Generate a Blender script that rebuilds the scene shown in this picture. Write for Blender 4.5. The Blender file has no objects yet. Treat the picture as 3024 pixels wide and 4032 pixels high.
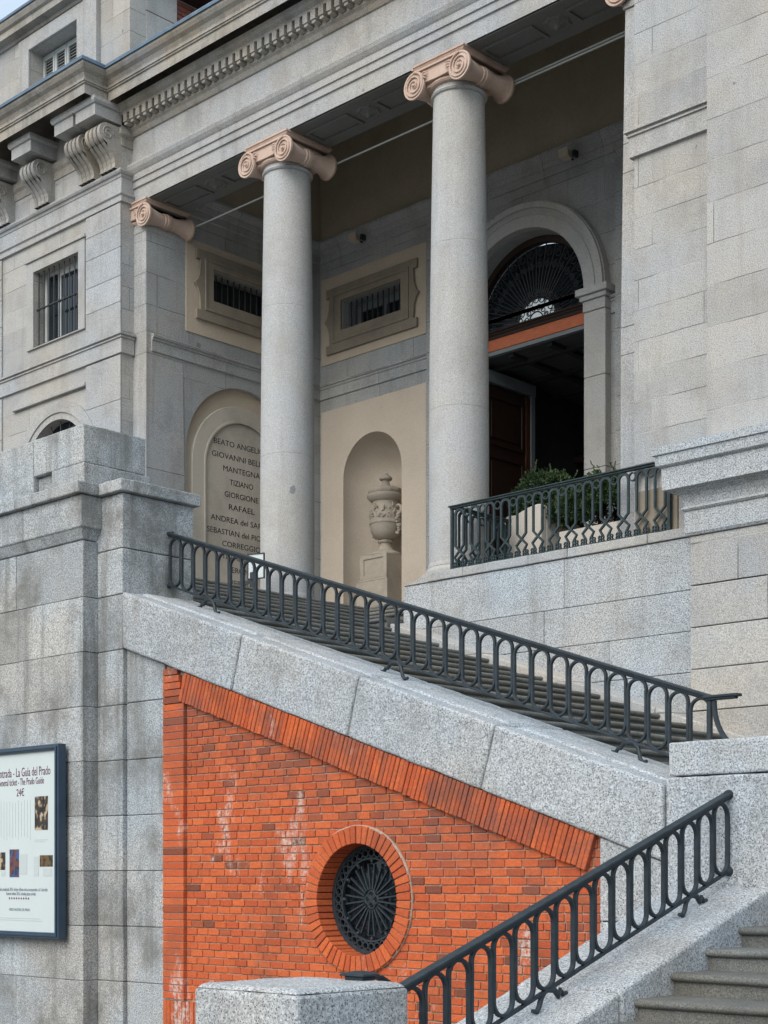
import bpy, bmesh, math, random
from math import sin, cos, pi, radians, sqrt, atan2
from mathutils import Vector, Matrix
random.seed(7)
S = bpy.context.scene
COL = S.collection

# ---------------------------------------------------------------- camera
cam_d = bpy.data.cameras.new('camera')
cam = bpy.data.objects.new('camera', cam_d)
COL.objects.link(cam)
cam.location = (0, 0, 1.6)
cam.rotation_euler = (radians(90), 0, atan2(0.6935, 0.7204))
cam_d.sensor_fit = 'HORIZONTAL'
cam_d.sensor_width = 27.0
cam_d.lens = 27.0 * 6220 / 3024
cam_d.shift_y = 1434 / 3024
cam_d.clip_end = 3000
S.camera = cam
S.render.resolution_x, S.render.resolution_y = 768, 1024

# ---------------------------------------------------------------- sky, sun, exposure
SUN_EL, SUN_DIR = radians(38), (0.16, -0.987)
world = bpy.data.worlds.new('World')
S.world = world
world.use_nodes = True
wn = world.node_tree
bg = wn.nodes['Background']
sky = wn.nodes.new('ShaderNodeTexSky')
sky.sky_type = 'NISHITA'
sky.sun_disc = False
sky.sun_elevation = SUN_EL
sky.sun_rotation = atan2(SUN_DIR[0], SUN_DIR[1])
sky.dust_density = 6.0
sky.air_density = 1.0
sky.ozone_density = 1.0
hsv = wn.nodes.new('ShaderNodeHueSaturation')
hsv.inputs['Saturation'].default_value = 0.9
wn.links.new(sky.outputs[0], hsv.inputs['Color'])
# broken high cloud over the blue
wtc = wn.nodes.new('ShaderNodeTexCoord')
wno = wn.nodes.new('ShaderNodeTexNoise')
wno.inputs['Scale'].default_value = 3.0
wno.inputs['Detail'].default_value = 6.0
wn.links.new(wtc.outputs['Generated'], wno.inputs['Vector'])
wmr = wn.nodes.new('ShaderNodeMapRange')
wmr.inputs[1].default_value, wmr.inputs[2].default_value = 0.30, 0.60
wmr.inputs[3].default_value, wmr.inputs[4].default_value = 0.35, 0.85
wn.links.new(wno.outputs[0], wmr.inputs[0])
wmx = wn.nodes.new('ShaderNodeMix')
wmx.data_type = 'RGBA'
wn.links.new(wmr.outputs[0], wmx.inputs[0])
wn.links.new(hsv.outputs[0], wmx.inputs[6])
wmx.inputs[7].default_value = (4.0, 4.75, 5.3, 1)
wn.links.new(wmx.outputs[2], bg.inputs[0])
bg.inputs[1].default_value = 0.145
sun_d = bpy.data.lights.new('sun', 'SUN')
sun_d.energy = 1.0
sun_d.angle = radians(50)
sun_d.color = (1.0, 0.99, 0.975)
sun = bpy.data.objects.new('sun', sun_d)
COL.objects.link(sun)
_v = Vector((SUN_DIR[0] * cos(SUN_EL), SUN_DIR[1] * cos(SUN_EL), sin(SUN_EL)))
sun.rotation_euler = _v.to_track_quat('Z', 'Y').to_euler()
sun.location = (-20, -20, 40)
S.view_settings.view_transform = 'Standard'
S.view_settings.look = 'None'
S.view_settings.gamma = 1.0
S.view_settings.exposure = 0.78


# ---------------------------------------------------------------- materials
class NT:
    """tiny helper for building node trees"""
    def __init__(self, name):
        self.m = bpy.data.materials.new(name)
        self.m.use_nodes = True
        self.t = self.m.node_tree
        self.b = self.t.nodes['Principled BSDF']
        self.pos = self.n('ShaderNodeNewGeometry')

    def n(self, typ, **kw):
        nd = self.t.nodes.new(typ)
        for k, v in kw.items():
            setattr(nd, k, v)
        return nd

    def l(self, a, b):
        self.t.links.new(a, b)

    def setin(self, nd, key, v):
        if hasattr(v, 'links') or hasattr(v, 'is_linked'):
            self.l(v, nd.inputs[key])
        else:
            nd.inputs[key].default_value = v

    def math(self, op, a, b=0.0, c=None, clamp=False):
        nd = self.n('ShaderNodeMath', operation=op)
        nd.use_clamp = clamp
        self.setin(nd, 0, a)
        self.setin(nd, 1, b)
        if c is not None:
            self.setin(nd, 2, c)
        return nd.outputs[0]

    def mix(self, f, a, b, mode='MIX'):
        nd = self.n('ShaderNodeMix', data_type='RGBA', blend_type=mode)
        self.setin(nd, 0, f)
        for i, v in ((6, a), (7, b)):
            if isinstance(v, tuple):
                nd.inputs[i].default_value = (*v, 1) if len(v) == 3 else v
            else:
                self.setin(nd, i, v)
        return nd.outputs[2]

    def noise(self, scale, detail=2.0, rough=0.5, vec=None, stretch=None):
        v = vec or self.pos.outputs['Position']
        if stretch:
            mp = self.n('ShaderNodeMapping')
            mp.inputs['Scale'].default_value = stretch
            self.l(v, mp.inputs[0])
            v = mp.outputs[0]
        nd = self.n('ShaderNodeTexNoise')
        nd.inputs['Scale'].default_value = scale
        nd.inputs['Detail'].default_value = detail
        nd.inputs['Roughness'].default_value = rough
        self.l(v, nd.inputs['Vector'])
        return nd.outputs[0]

    def ramp(self, f, lo, hi, a=0.0, b=1.0):
        nd = self.n('ShaderNodeMapRange')
        nd.inputs[1].default_value = lo
        nd.inputs[2].default_value = hi
        nd.inputs[3].default_value = a
        nd.inputs[4].default_value = b
        self.l(f, nd.inputs[0])
        return nd.outputs[0]

    def attr(self, name):
        return self.n('ShaderNodeAttribute', attribute_name=name).outputs['Fac']

    def out(self, color, rough=0.8, bump=None, bump_s=0.3, dist=0.01, spec=0.3, metal=0.0):
        self.setin(self.b, 'Base Color', (*color, 1) if isinstance(color, tuple) else color)
        self.setin(self.b, 'Roughness', rough)
        self.b.inputs['Specular IOR Level'].default_value = spec
        self.b.inputs['Metallic'].default_value = metal
        if bump is not None:
            bp = self.n('ShaderNodeBump')
            bp.inputs['Strength'].default_value = bump_s
            bp.inputs['Distance'].default_value = dist
            self.l(bump, bp.inputs['Height'])
            self.l(bp.outputs[0], self.b.inputs['Normal'])
        return self.m


def granite(name, base, warm, course=None, length=1.1, grain=1.0, stain=1.0, speck=1.0, z0=0.0, dirty=(0.16, 0.15, 0.13),
            joint=0.009, spots=True):
    g = NT(name)
    P = g.pos.outputs['Position']
    big = g.ramp(g.noise(0.55, 5, 0.6), 0.36, 0.64)
    col = g.mix(big, base, warm)
    joint_fac = None
    if course:
        sp = g.n('ShaderNodeSeparateXYZ')
        g.l(P, sp.inputs[0])
        sn = g.n('ShaderNodeSeparateXYZ')
        g.l(g.pos.outputs['True Normal'], sn.inputs[0])
        side = g.math('GREATER_THAN', g.math('ABSOLUTE', sn.outputs[0]), g.math('ABSOLUTE', sn.outputs[1]))
        mx = g.n('ShaderNodeMix', data_type='FLOAT')
        g.l(side, mx.inputs[0]); g.l(sp.outputs[0], mx.inputs[2]); g.l(sp.outputs[1], mx.inputs[3])
        wob = g.math('MULTIPLY', g.math('SUBTRACT', g.noise(2.5, 3), 0.5), 0.02)
        cb = g.n('ShaderNodeCombineXYZ')
        g.l(mx.outputs[0], cb.inputs[0])
        g.l(g.math('ADD', g.math('SUBTRACT', sp.outputs[2], z0), wob), cb.inputs[1])
        bt = g.n('ShaderNodeTexBrick')
        bt.offset = 0.5
        bt.squash = 0.72
        bt.squash_frequency = 3
        bt.inputs['Scale'].default_value = 1.0
        bt.inputs['Color1'].default_value = (0, 0, 0, 1)
        bt.inputs['Color2'].default_value = (1, 1, 1, 1)
        bt.inputs['Mortar'].default_value = (.5, .5, .5, 1)
        bt.inputs['Mortar Size'].default_value = joint
        bt.inputs['Mortar Smooth'].default_value = 0.3
        bt.inputs['Bias'].default_value = 0.0
        bt.inputs['Brick Width'].default_value = length
        bt.inputs['Row Height'].default_value = course
        g.l(cb.outputs[0], bt.inputs['Vector'])
        joint_fac = bt.outputs['Fac']
        tint = g.ramp(bt.outputs['Color'], 0, 1, -0.11, 0.09)
        bright = g.math('ADD', 1.0, tint)
        hs = g.n('ShaderNodeHueSaturation')
        g.l(bright, hs.inputs['Value']); g.l(col, hs.inputs['Color'])
        wt = g.math('MULTIPLY', bt.outputs['Color'], 0.35)
        col = g.mix(wt, hs.outputs[0], warm)
    # per-block tone stored on the mesh (real stone-to-stone variation)
    tone = g.attr('tone')
    hs = g.n('ShaderNodeHueSaturation')
    g.l(g.math('ADD', 1.0, tone), hs.inputs['Value']); g.l(col, hs.inputs['Color'])
    col = hs.outputs[0]
    # feldspar / mica grain
    gr = g.math('ADD', g.ramp(g.noise(75 * grain, 3, 0.7), 0.3, 0.7, -0.5, 0.5), g.ramp(g.noise(170 * grain, 2, 0.6), 0.3, 0.7, -0.35, 0.35))
    hs = g.n('ShaderNodeHueSaturation')
    g.l(g.math('ADD', 1.0, g.math('MULTIPLY', gr, 0.78 * speck)), hs.inputs['Value']); g.l(col, hs.inputs['Color'])
    col = hs.outputs[0]
    vz = g.n('ShaderNodeTexVoronoi')
    vz.inputs['Scale'].default_value = 62 * grain
    g.l(P, vz.inputs['Vector'])
    dark = g.ramp(vz.outputs['Distance'], 0.14, 0.32, 0.65 * speck, 0.0)
    col = g.mix(dark, col, (0.05, 0.055, 0.06))
    # weather: blotches and run-off streaks with a shape of their own
    st = g.math('MULTIPLY', g.ramp(g.noise(1.5, 6, 0.65), 0.49, 0.70), 0.46 * stain)
    col = g.mix(st, col, dirty)
    sk = g.math('MULTIPLY', g.ramp(g.noise(1.0, 5, 0.6, stretch=(5, 5, 0.35)), 0.52, 0.72), 0.42 * stain)
    col = g.mix(sk, col, dirty)
    if spots:
        # dark inclusions of this granite
        v2 = g.n('ShaderNodeTexVoronoi')
        v2.inputs['Scale'].default_value = 1.15
        dv = g.n('ShaderNodeVectorMath', operation='ADD')
        nz = g.n('ShaderNodeTexNoise')
        nz.inputs['Scale'].default_value = 5
        g.l(P, nz.inputs['Vector'])
        sc = g.n('ShaderNodeVectorMath', operation='SCALE')
        sc.inputs['Scale'].default_value = 0.16
        g.l(nz.outputs['Color'], sc.inputs[0])
        g.l(P, dv.inputs[0]); g.l(sc.outputs[0], dv.inputs[1])
        g.l(dv.outputs[0], v2.inputs['Vector'])
        sc2 = g.n('ShaderNodeSeparateColor')
        g.l(v2.outputs['Color'], sc2.inputs[0])
        rad = g.math('MULTIPLY', g.math('POWER', sc2.outputs[0], 2.5), 0.105)
        inside = g.math('LESS_THAN', v2.outputs['Distance'], rad)
        col = g.mix(g.math('MULTIPLY', inside, 0.6), col, (0.11, 0.125, 0.14))
    h = g.math('MULTIPLY', gr, 0.25)
    if joint_fac is not None:
        lightj = g.ramp(g.noise(1.3, 2), 0.45, 0.6)
        jc = g.mix(lightj, (0.09, 0.09, 0.09), (0.42, 0.41, 0.39))
        col = g.mix(g.math('MULTIPLY', joint_fac, 0.75), col, jc)
        h = g.math('SUBTRACT', h, g.math('MULTIPLY', joint_fac, 1.2))
    return g.out(col, 0.85, h, 0.5, 0.012, 0.25)


M = {}
M['granite_up'] = granite('granite_upper', (0.355, 0.375, 0.395), (0.395, 0.375, 0.34), course=0.39, length=2.1, z0=0.18, joint=0.006, stain=0.7)
M['granite_right'] = granite('granite_right_wall', (0.36, 0.378, 0.395), (0.405, 0.38, 0.345), course=0.50, length=2.6, z0=0.2, joint=0.006, stain=0.5)
M['granite_shaded_soffit'] = granite('granite_shaded_soffit', (0.17, 0.18, 0.18), (0.15, 0.15, 0.14), stain=1.2, spots=False)  # granite darkened in colour for the shade under the beam, with grime
M['granite_plain'] = granite('granite_plain', (0.35, 0.37, 0.39), (0.385, 0.37, 0.345), stain=0.8)
M['granite_col'] = granite('granite_column', (0.40, 0.412, 0.425), (0.41, 0.40, 0.375), stain=0.7, speck=0.8, dirty=(0.24, 0.22, 0.19))
M['granite_porch'] = granite('granite_porch', (0.33, 0.355, 0.375), (0.36, 0.36, 0.345), course=0.55, length=1.7, stain=0.8, joint=0.006)
M['granite_terrace'] = granite('granite_terrace', (0.35, 0.375, 0.40), (0.40, 0.375, 0.335), course=0.505, length=2.2, z0=0.05, stain=0.45, speck=1.1)
M['granite_block'] = granite('granite_block', (0.34, 0.385, 0.425), (0.395, 0.40, 0.40), stain=0.75, speck=1.45, grain=0.75, spots=False)
M['granite_pier'] = granite('granite_pier', (0.32, 0.36, 0.39), (0.36, 0.355, 0.34), stain=1.85, speck=1.35, grain=0.8, dirty=(0.13, 0.13, 0.12))
M['granite_step'] = granite('granite_step', (0.125, 0.135, 0.135), (0.165, 0.16, 0.14), stain=1.3, speck=1.2, dirty=(0.09, 0.085, 0.07), spots=False)
M['granite_corbel'] = granite('granite_corbel', (0.33, 0.33, 0.325), (0.36, 0.32, 0.26), stain=1.6, spots=False)


def simple(name, color, rough=0.6, vary=0.15, scale=8.0, metal=0.0, spec=0.4, bump=0.0, stretch=None):
    g = NT(name)
    f = g.ramp(g.noise(scale, 4, 0.6, stretch=stretch), 0.3, 0.7, 1 - vary, 1 + vary)
    hs = g.n('ShaderNodeHueSaturation')
    hs.inputs['Color'].default_value = (*color, 1)
    g.l(f, hs.inputs['Value'])
    return g.out(hs.outputs[0], rough, g.noise(scale * 4, 3) if bump else None, bump or 0.1, 0.01, spec, metal)


def plaster(name, base, dirt, amount=0.5):
    g = NT(name)
    c = g.mix(g.ramp(g.noise(1.2, 6, 0.65), 0.42, 0.75, 0, amount), base, dirt)
    gr = g.ramp(g.noise(70, 3, 0.7), 0.3, 0.7, 0.82, 1.16)
    hs = g.n('ShaderNodeHueSaturation')
    g.l(gr, hs.inputs['Value']); g.l(c, hs.inputs['Color'])
    return g.out(hs.outputs[0], 0.9, g.noise(90, 3), 0.25, 0.006, 0.2)


M['plaster'] = plaster('cream_plaster', (0.53, 0.465, 0.385), (0.41, 0.355, 0.29))
M['plaster_up'] = plaster('ochre_plaster', (0.50, 0.425, 0.335), (0.35, 0.295, 0.235))
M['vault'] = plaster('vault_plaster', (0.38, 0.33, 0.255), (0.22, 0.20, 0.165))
M['surround'] = plaster('window_surround_stone', (0.27, 0.235, 0.185), (0.15, 0.135, 0.11), 0.9)
M['marble'] = plaster('tablet_stone', (0.48, 0.445, 0.385), (0.28, 0.265, 0.235), 0.9)
M['urn'] = plaster('urn_stone', (0.42, 0.375, 0.315), (0.22, 0.195, 0.165), 0.8)
M['pale'] = plaster('pale_stone', (0.47, 0.44, 0.40), (0.36, 0.33, 0.28), 0.5)
M['pink'] = plaster('pink_limestone', (0.54, 0.415, 0.345), (0.36, 0.235, 0.175), 0.9)
M['iron'] = simple('painted_iron', (0.020, 0.030, 0.038), 0.55, 0.3, 14, spec=0.35, bump=0.12)
M['iron_green'] = simple('weathered_iron', (0.024, 0.040, 0.045), 0.6, 0.3, 14, spec=0.3, bump=0.12)
M['iron_dark'] = simple('dark_iron', (0.018, 0.022, 0.026), 0.55, 0.2, 20)
M['lead'] = simple('lead_flashing', (0.085, 0.135, 0.19), 0.45, 0.3, 5, spec=0.5)
M['wood_red'] = simple('red_brown_wood', (0.42, 0.115, 0.045), 0.5, 0.3, 3, stretch=(2, 2, 22), bump=0.1)
M['wood_dark'] = simple('dark_wood', (0.026, 0.014, 0.010), 0.45, 0.35, 3, stretch=(20, 20, 1.5), bump=0.1)
M['wood_brown_highlight'] = simple('brown_wood_highlight', (0.07, 0.028, 0.015), 0.45, 0.35, 3, stretch=(20, 20, 1.5), bump=0.1)  # lighter brown that paints a highlight on the dark door leaf
M['white_paint'] = simple('white_paint', (0.46, 0.49, 0.48), 0.5, 0.08, 6)
M['frame_grey'] = simple('grey_frame', (0.16, 0.18, 0.19), 0.45, 0.1, 6)
M['board_blue'] = simple('blue_enamel', (0.022, 0.045, 0.075), 0.35, 0.15, 5, spec=0.5)
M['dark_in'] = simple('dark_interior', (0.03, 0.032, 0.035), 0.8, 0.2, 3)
M['coffer'] = simple('coffer_timber', (0.075, 0.08, 0.08), 0.6, 0.2, 3)
M['glass'] = simple('dark_glass', (0.012, 0.018, 0.024), 0.08, 0.1, 2, spec=0.6)
M['paper'] = simple('printed_paper', (0.50, 0.555, 0.56), 0.4, 0.02, 3)
M['ink'] = simple('engraved_ink', (0.022, 0.022, 0.022), 0.8, 0.1, 10)
M['ink_red'] = simple('wine_red_ink', (0.10, 0.03, 0.045), 0.6, 0.1, 10)
M['ink_blue'] = simple('slate_blue_ink', (0.16, 0.22, 0.26), 0.6, 0.1, 10)
M['pale_ink'] = simple('pale_grey_ink', (0.44, 0.49, 0.49), 0.6, 0.05, 40)
M['mortar'] = simple('mortar', (0.33, 0.245, 0.19), 0.95, 0.25, 20)
M['dark_joint'] = simple('dark_joint', (0.20, 0.20, 0.195), 0.95, 0.3, 9)
M['paving'] = granite('paving_granite', (0.13, 0.13, 0.13), (0.16, 0.15, 0.135), spots=False)
M['lamp_body'] = simple('lamp_housing', (0.42, 0.37, 0.30), 0.5, 0.1, 6)
M['soil'] = simple('soil', (0.05, 0.04, 0.03), 0.95, 0.3, 20)


def brick_mat(name, c1, c2, dark):
    g = NT(name)
    tone = g.attr('tone')
    c = g.mix(tone, c1, c2)
    c = g.mix(g.attr('burn'), c, dark)
    gr = g.ramp(g.noise(45, 4, 0.7), 0.3, 0.7, 0.75, 1.25)
    hs = g.n('ShaderNodeHueSaturation')
    g.l(gr, hs.inputs['Value']); g.l(c, hs.inputs['Color'])
    c = hs.outputs[0]
    soot = g.math('MULTIPLY', g.ramp(g.noise(1.2, 6, 0.65), 0.50, 0.68), 0.55)
    c = g.mix(soot, c, (0.15, 0.06, 0.04))
    # old run-off dirt in a ragged band along the sloping parapet
    sp = g.n('ShaderNodeSeparateXYZ')
    g.l(g.pos.outputs['Position'], sp.inputs[0])
    d = g.math('SUBTRACT', g.math('SUBTRACT', 3.935 - 0.34 * 13.772, g.math('MULTIPLY', sp.outputs[0], 0.34)), sp.outputs[2])
    band = g.math('MULTIPLY', g.ramp(d, 0.35, 1.25, 1.0, 0.0), g.ramp(g.noise(2.2, 6, 0.7), 0.42, 0.62))
    c = g.mix(g.math('MULTIPLY', band, 0.62), c, (0.14, 0.075, 0.065))
    # lime bloom: runs in patches
    wash = g.math('MULTIPLY', g.ramp(g.noise(1.6, 7, 0.7, stretch=(1, 1, 0.55)), 0.585, 0.655), g.ramp(g.noise(26, 4, 0.7), 0.4, 0.58, 0, 0.85))
    c = g.mix(wash, c, (0.52, 0.46, 0.42))
    return g.out(c, 0.9, g.noise(60, 4, 0.7), 0.5, 0.008, 0.2)


M['brick'] = brick_mat('red_brick', (0.54, 0.128, 0.044), (0.42, 0.085, 0.032), (0.14, 0.055, 0.038))
M['brick_old'] = brick_mat('attic_brick', (0.26, 0.075, 0.045), (0.2, 0.06, 0.04), (0.08, 0.04, 0.03))


def leaf_mat():
    g = NT('shrub_leaf')
    c = g.mix(g.attr('tone'), (0.012, 0.032, 0.014), (0.05, 0.085, 0.03))
    return g.out(c, 0.6, None, spec=0.3)


M['leaf'] = leaf_mat()


def picture_mat(name, c1, c2, c3, scale):
    g = NT(name)
    a = g.ramp(g.noise(scale, 3, 0.6), 0.42, 0.58)
    b = g.ramp(g.noise(scale * 1.7, 2, 0.5, stretch=(1, 1, 0.6)), 0.5, 0.62)
    return g.out(g.mix(b, g.mix(a, c1, c2), c3), 0.4)


M['pic_a'] = picture_mat('print_dark', (0.015, 0.014, 0.012), (0.05, 0.04, 0.03), (0.42, 0.32, 0.22), 9)
M['pic_b'] = picture_mat('print_blue', (0.03, 0.03, 0.06), (0.16, 0.05, 0.025), (0.03, 0.10, 0.25), 12)
M['pic_c'] = picture_mat('print_green', (0.02, 0.025, 0.015), (0.10, 0.09, 0.035), (0.16, 0.07, 0.03), 16)


def glow():  # emission stands in for daylight showing through the fanlight
    g = NT('painted_daylight')
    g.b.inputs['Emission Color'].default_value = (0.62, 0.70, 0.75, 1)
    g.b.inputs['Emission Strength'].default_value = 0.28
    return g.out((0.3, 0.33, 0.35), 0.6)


M['daylight_glow'] = glow()


# ---------------------------------------------------------------- mesh helpers
class MB:
    def __init__(self):
        self.v, self.f, self.t, self.u, self.mi = [], [], [], [], []

    def face(self, idx, tone=0.0, burn=0.0, mi=0):
        self.f.append(idx); self.t.append(tone); self.u.append(burn); self.mi.append(mi)

    def box(self, x0, x1, y0, y1, z0, z1, tone=0.0, burn=0.0, mi=0):
        self.hexa([(x0, y0, z0), (x1, y0, z0), (x1, y1, z0), (x0, y1, z0),
                   (x0, y0, z1), (x1, y0, z1), (x1, y1, z1), (x0, y1, z1)], tone, burn, mi)

    def hexa(self, p, tone=0.0, burn=0.0, mi=0):
        b = len(self.v)
        self.v += [tuple(q) for q in p]
        for q in ((0, 3, 2, 1), (4, 5, 6, 7), (0, 1, 5, 4), (1, 2, 6, 5), (2, 3, 7, 6), (3, 0, 4, 7)):
            self.face([b + i for i in q], tone, burn, mi)

    def prism(self, poly, axis, a, c, tone=0.0, mi=0):
        """poly in the two other coordinates, extruded along axis a..c"""
        b = len(self.v); n = len(poly)
        def pt(p, w):
            if axis == 'y': return (p[0], w, p[1])
            if axis == 'x': return (w, p[0], p[1])
            return (p[0], p[1], w)
        self.v += [pt(p, a) for p in poly] + [pt(p, c) for p in poly]
        for i in range(n):
            j = (i + 1) % n
            self.face([b + i, b + j, b + n + j, b + n + i], tone, 0, mi)
        self.face([b + i for i in range(n)][::-1], tone, 0, mi)
        self.face([b + n + i for i in range(n)], tone, 0, mi)

    def sweep(self, path, n, w, t, closed=False, tone=0.0):
        """flat bar along a planar path; n = plane normal, w = in-plane width, t = thickness along n"""
        b = len(self.v); n = Vector(n).normalized(); P = [Vector(p) for p in path]; k = len(P)
        for i in range(k):
            if closed:
                d = P[(i + 1) % k] - P[i - 1]
            else:
                d = P[min(i + 1, k - 1)] - P[max(i - 1, 0)]
            s = n.cross(d).normalized()
            for a, c in ((-1, -1), (1, -1), (1, 1), (-1, 1)):
                self.v.append(tuple(P[i] + s * (a * w / 2) + n * (c * t / 2)))
        m = k if closed else k - 1
        for i in range(m):
            j = (i + 1) % k
            for q in range(4):
                r = (q + 1) % 4
                self.face([b + 4 * i + q, b + 4 * i + r, b + 4 * j + r, b + 4 * j + q], tone)
        if not closed:
            self.face([b, b + 1, b + 2, b + 3][::-1], tone)
            e = b + 4 * (k - 1)
            self.face([e, e + 1, e + 2, e + 3], tone)

    def tube(self, path, r, seg=8, closed=False, tone=0.0):
        b = len(self.v); P = [Vector(p) for p in path]; k = len(P)
        R = r if isinstance(r, (list, tuple)) else [r] * k
        up = None
        for i in range(k):
            d = (P[(i + 1) % k] - P[i - 1]) if closed else (P[min(i + 1, k - 1)] - P[max(i - 1, 0)])
            d.normalize()
            if up is None:
                up = d.orthogonal().normalized()
            up = (up - d * up.dot(d)).normalized()
            s = d.cross(up)
            for q in range(seg):
                a = 2 * pi * q / seg
                self.v.append(tuple(P[i] + up * (R[i] * cos(a)) + s * (R[i] * sin(a))))
        for i in range(k if closed else k - 1):
            j = (i + 1) % k
            for q in range(seg):
                w = (q + 1) % seg
                self.face([b + seg * i + q, b + seg * i + w, b + seg * j + w, b + seg * j + q], tone)
        if not closed:
            self.face([b + q for q in range(seg)][::-1], tone)
            self.face([b + seg * (k - 1) + q for q in range(seg)], tone)

    def lathe(self, prof, c, seg=32, axis='z', a0=0.0, a1=2 * pi, tone=0.0, fn=None):
        b = len(self.v); full = abs(a1 - a0 - 2 * pi) < 1e-6
        m = seg if full else seg + 1
        for (r, h) in prof:
            for q in range(m):
                a = a0 + (a1 - a0) * q / seg
                rr = r * (fn(a, h) if fn else 1.0)
                if axis == 'z': self.v.append((c[0] + rr * cos(a), c[1] + rr * sin(a), c[2] + h))
                elif axis == 'y': self.v.append((c[0] + rr * cos(a), c[1] + h, c[2] + rr * sin(a)))
                else: self.v.append((c[0] + h, c[1] + rr * cos(a), c[2] + rr * sin(a)))
        for i in range(len(prof) - 1):
            for q in range(seg):
                w = (q + 1) % m
                self.face([b + m * i + q, b + m * i + w, b + m * (i + 1) + w, b + m * (i + 1) + q], tone)
        if full:
            self.face([b + q for q in range(m)][::-1], tone)
            self.face([b + m * (len(prof) - 1) + q for q in range(m)], tone)

    def cornice(self, path, prof, closed_ends=True, tone=0.0):
        """prof = (outward offset, z) swept along an XY polyline, mitred; outward is to the right of travel"""
        b = len(self.v); P = [Vector((p[0], p[1])) for p in path]; k = len(P); n = len(prof)
        nrm = []
        for i in range(k):
            ns = []
            if i > 0:
                d = (P[i] - P[i - 1]).normalized(); ns.append(Vector((d.y, -d.x)))
            if i < k - 1:
                d = (P[i + 1] - P[i]).normalized(); ns.append(Vector((d.y, -d.x)))
            if len(ns) == 2:
                s = ns[0] + ns[1]; nrm.append(s / (1 + ns[0].dot(ns[1])))
            else:
                nrm.append(ns[0])
        for i in range(k):
            for (o, z) in prof:
                q = P[i] + nrm[i] * o
                self.v.append((q.x, q.y, z))
        for i in range(k - 1):
            for j in range(n - 1):
                self.face([b + n * i + j, b + n * (i + 1) + j, b + n * (i + 1) + j + 1, b + n * i + j + 1], tone)
        if closed_ends:
            self.face([b + j for j in range(n)], tone)
            self.face([b + n * (k - 1) + j for j in range(n)][::-1], tone)

    def plate(self, outer, holes, axis, pos, depth, tone=0.0):
        """plate with holes; axis 'y': face looks to -Y at Y=pos, u=X; axis 'x': face looks to +X at X=pos, u=Y"""
        bm = bmesh.new()
        edges = []
        for loop in [outer] + holes:
            vs = [bm.verts.new((p[0], p[1], 0)) for p in loop]
            for i in range(len(vs)):
                edges.append(bm.edges.new((vs[i], vs[(i + 1) % len(vs)])))
        bmesh.ops.triangle_fill(bm, use_beauty=True, use_dissolve=False, edges=edges)
        bmesh.ops.recalc_face_normals(bm, faces=bm.faces)
        bm.verts.ensure_lookup_table()
        b = len(self.v); n = len(bm.verts)
        bm.verts.index_update()
        def pt(u, v, w):
            return (u, pos + w, v) if axis == 'y' else (pos - w, u, v)
        for v in bm.verts: self.v.append(pt(v.co.x, v.co.y, 0))
        for v in bm.verts: self.v.append(pt(v.co.x, v.co.y, depth))
        for f in bm.faces:
            ids = [v.index for v in f.verts]
            if f.normal.z < 0: ids = ids[::-1]
            self.face([b + i for i in ids], tone)
            self.face([b + n + i for i in ids[::-1]], tone)
        for e in bm.edges:
            if len(e.link_faces) == 1:
                i, j = e.verts[0].index, e.verts[1].index
                self.face([b + i, b + j, b + n + j, b + n + i], tone)
        bm.free()

    def build(self, name, mat, parent=None, smooth=False, bevel=0.0, loc=None, seg=2, angle=40):
        me = bpy.data.meshes.new(name)
        me.from_pydata(self.v, [], self.f)
        mats = mat if isinstance(mat, (list, tuple)) else [mat]
        for m in mats: me.materials.append(m)
        me.polygons.foreach_set('material_index', self.mi)
        bm = bmesh.new(); bm.from_mesh(me)
        bmesh.ops.recalc_face_normals(bm, faces=bm.faces)
        bm.to_mesh(me); bm.free()
        for key, vals in (('tone', self.t), ('burn', self.u)):
            if any(vals):
                at = me.attributes.new(key, 'FLOAT', 'FACE')
                at.data.foreach_set('value', vals)
        if smooth:
            me.polygons.foreach_set('use_smooth', [True] * len(me.polygons))
            try: me.set_sharp_from_angle(angle=radians(angle))
            except Exception: pass
        o = bpy.data.objects.new(name, me)
        COL.objects.link(o)
        if loc: o.location = loc
        if bevel:
            bv = o.modifiers.new('bevel', 'BEVEL')
            bv.width = bevel; bv.segments = seg; bv.limit_method = 'ANGLE'; bv.angle_limit = radians(35)
        if parent: par(o, parent)
        return o


CLOUD = bpy.data.textures.new('wear', 'CLOUDS')
CLOUD.noise_scale = 0.22
CLOUD.noise_depth = 3


def worn(o, strength=0.012, levels=4):
    """weathered stone: arrises and faces gently uneven"""
    sb = o.modifiers.new('divide', 'SUBSURF'); sb.subdivision_type = 'SIMPLE'; sb.levels = sb.render_levels = levels
    dp = o.modifiers.new('wear', 'DISPLACE'); dp.texture = CLOUD; dp.texture_coords = 'GLOBAL'; dp.strength = strength; dp.mid_level = 0.5
    return o


def par(o, p):
    """every object's .location stays its world position"""
    o.parent = p
    o.matrix_parent_inverse = Matrix.Translation(-p.location)


def thing(name, loc, label, cat, group=None):
    o = bpy.data.objects.new(name, None)
    o.empty_display_size = 0.2
    COL.objects.link(o)
    o.location = loc
    return tag(o, label, cat, group)


def tag(o, label=None, cat=None, group=None, kind=None):
    if label: o['label'] = label
    if cat: o['category'] = cat
    if group: o['group'] = group
    if kind: o['kind'] = kind
    return o


def copy_part(o, dloc, parent):
    c = o.copy(); COL.objects.link(c)
    c.location = Vector(o.location) + Vector(dloc)
    c.parent = parent
    c.matrix_parent_inverse = Matrix.Translation(-parent.location)
    for ch in [q for q in bpy.data.objects if q.parent is o]:
        copy_part(ch, dloc, c)
    return c


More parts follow.
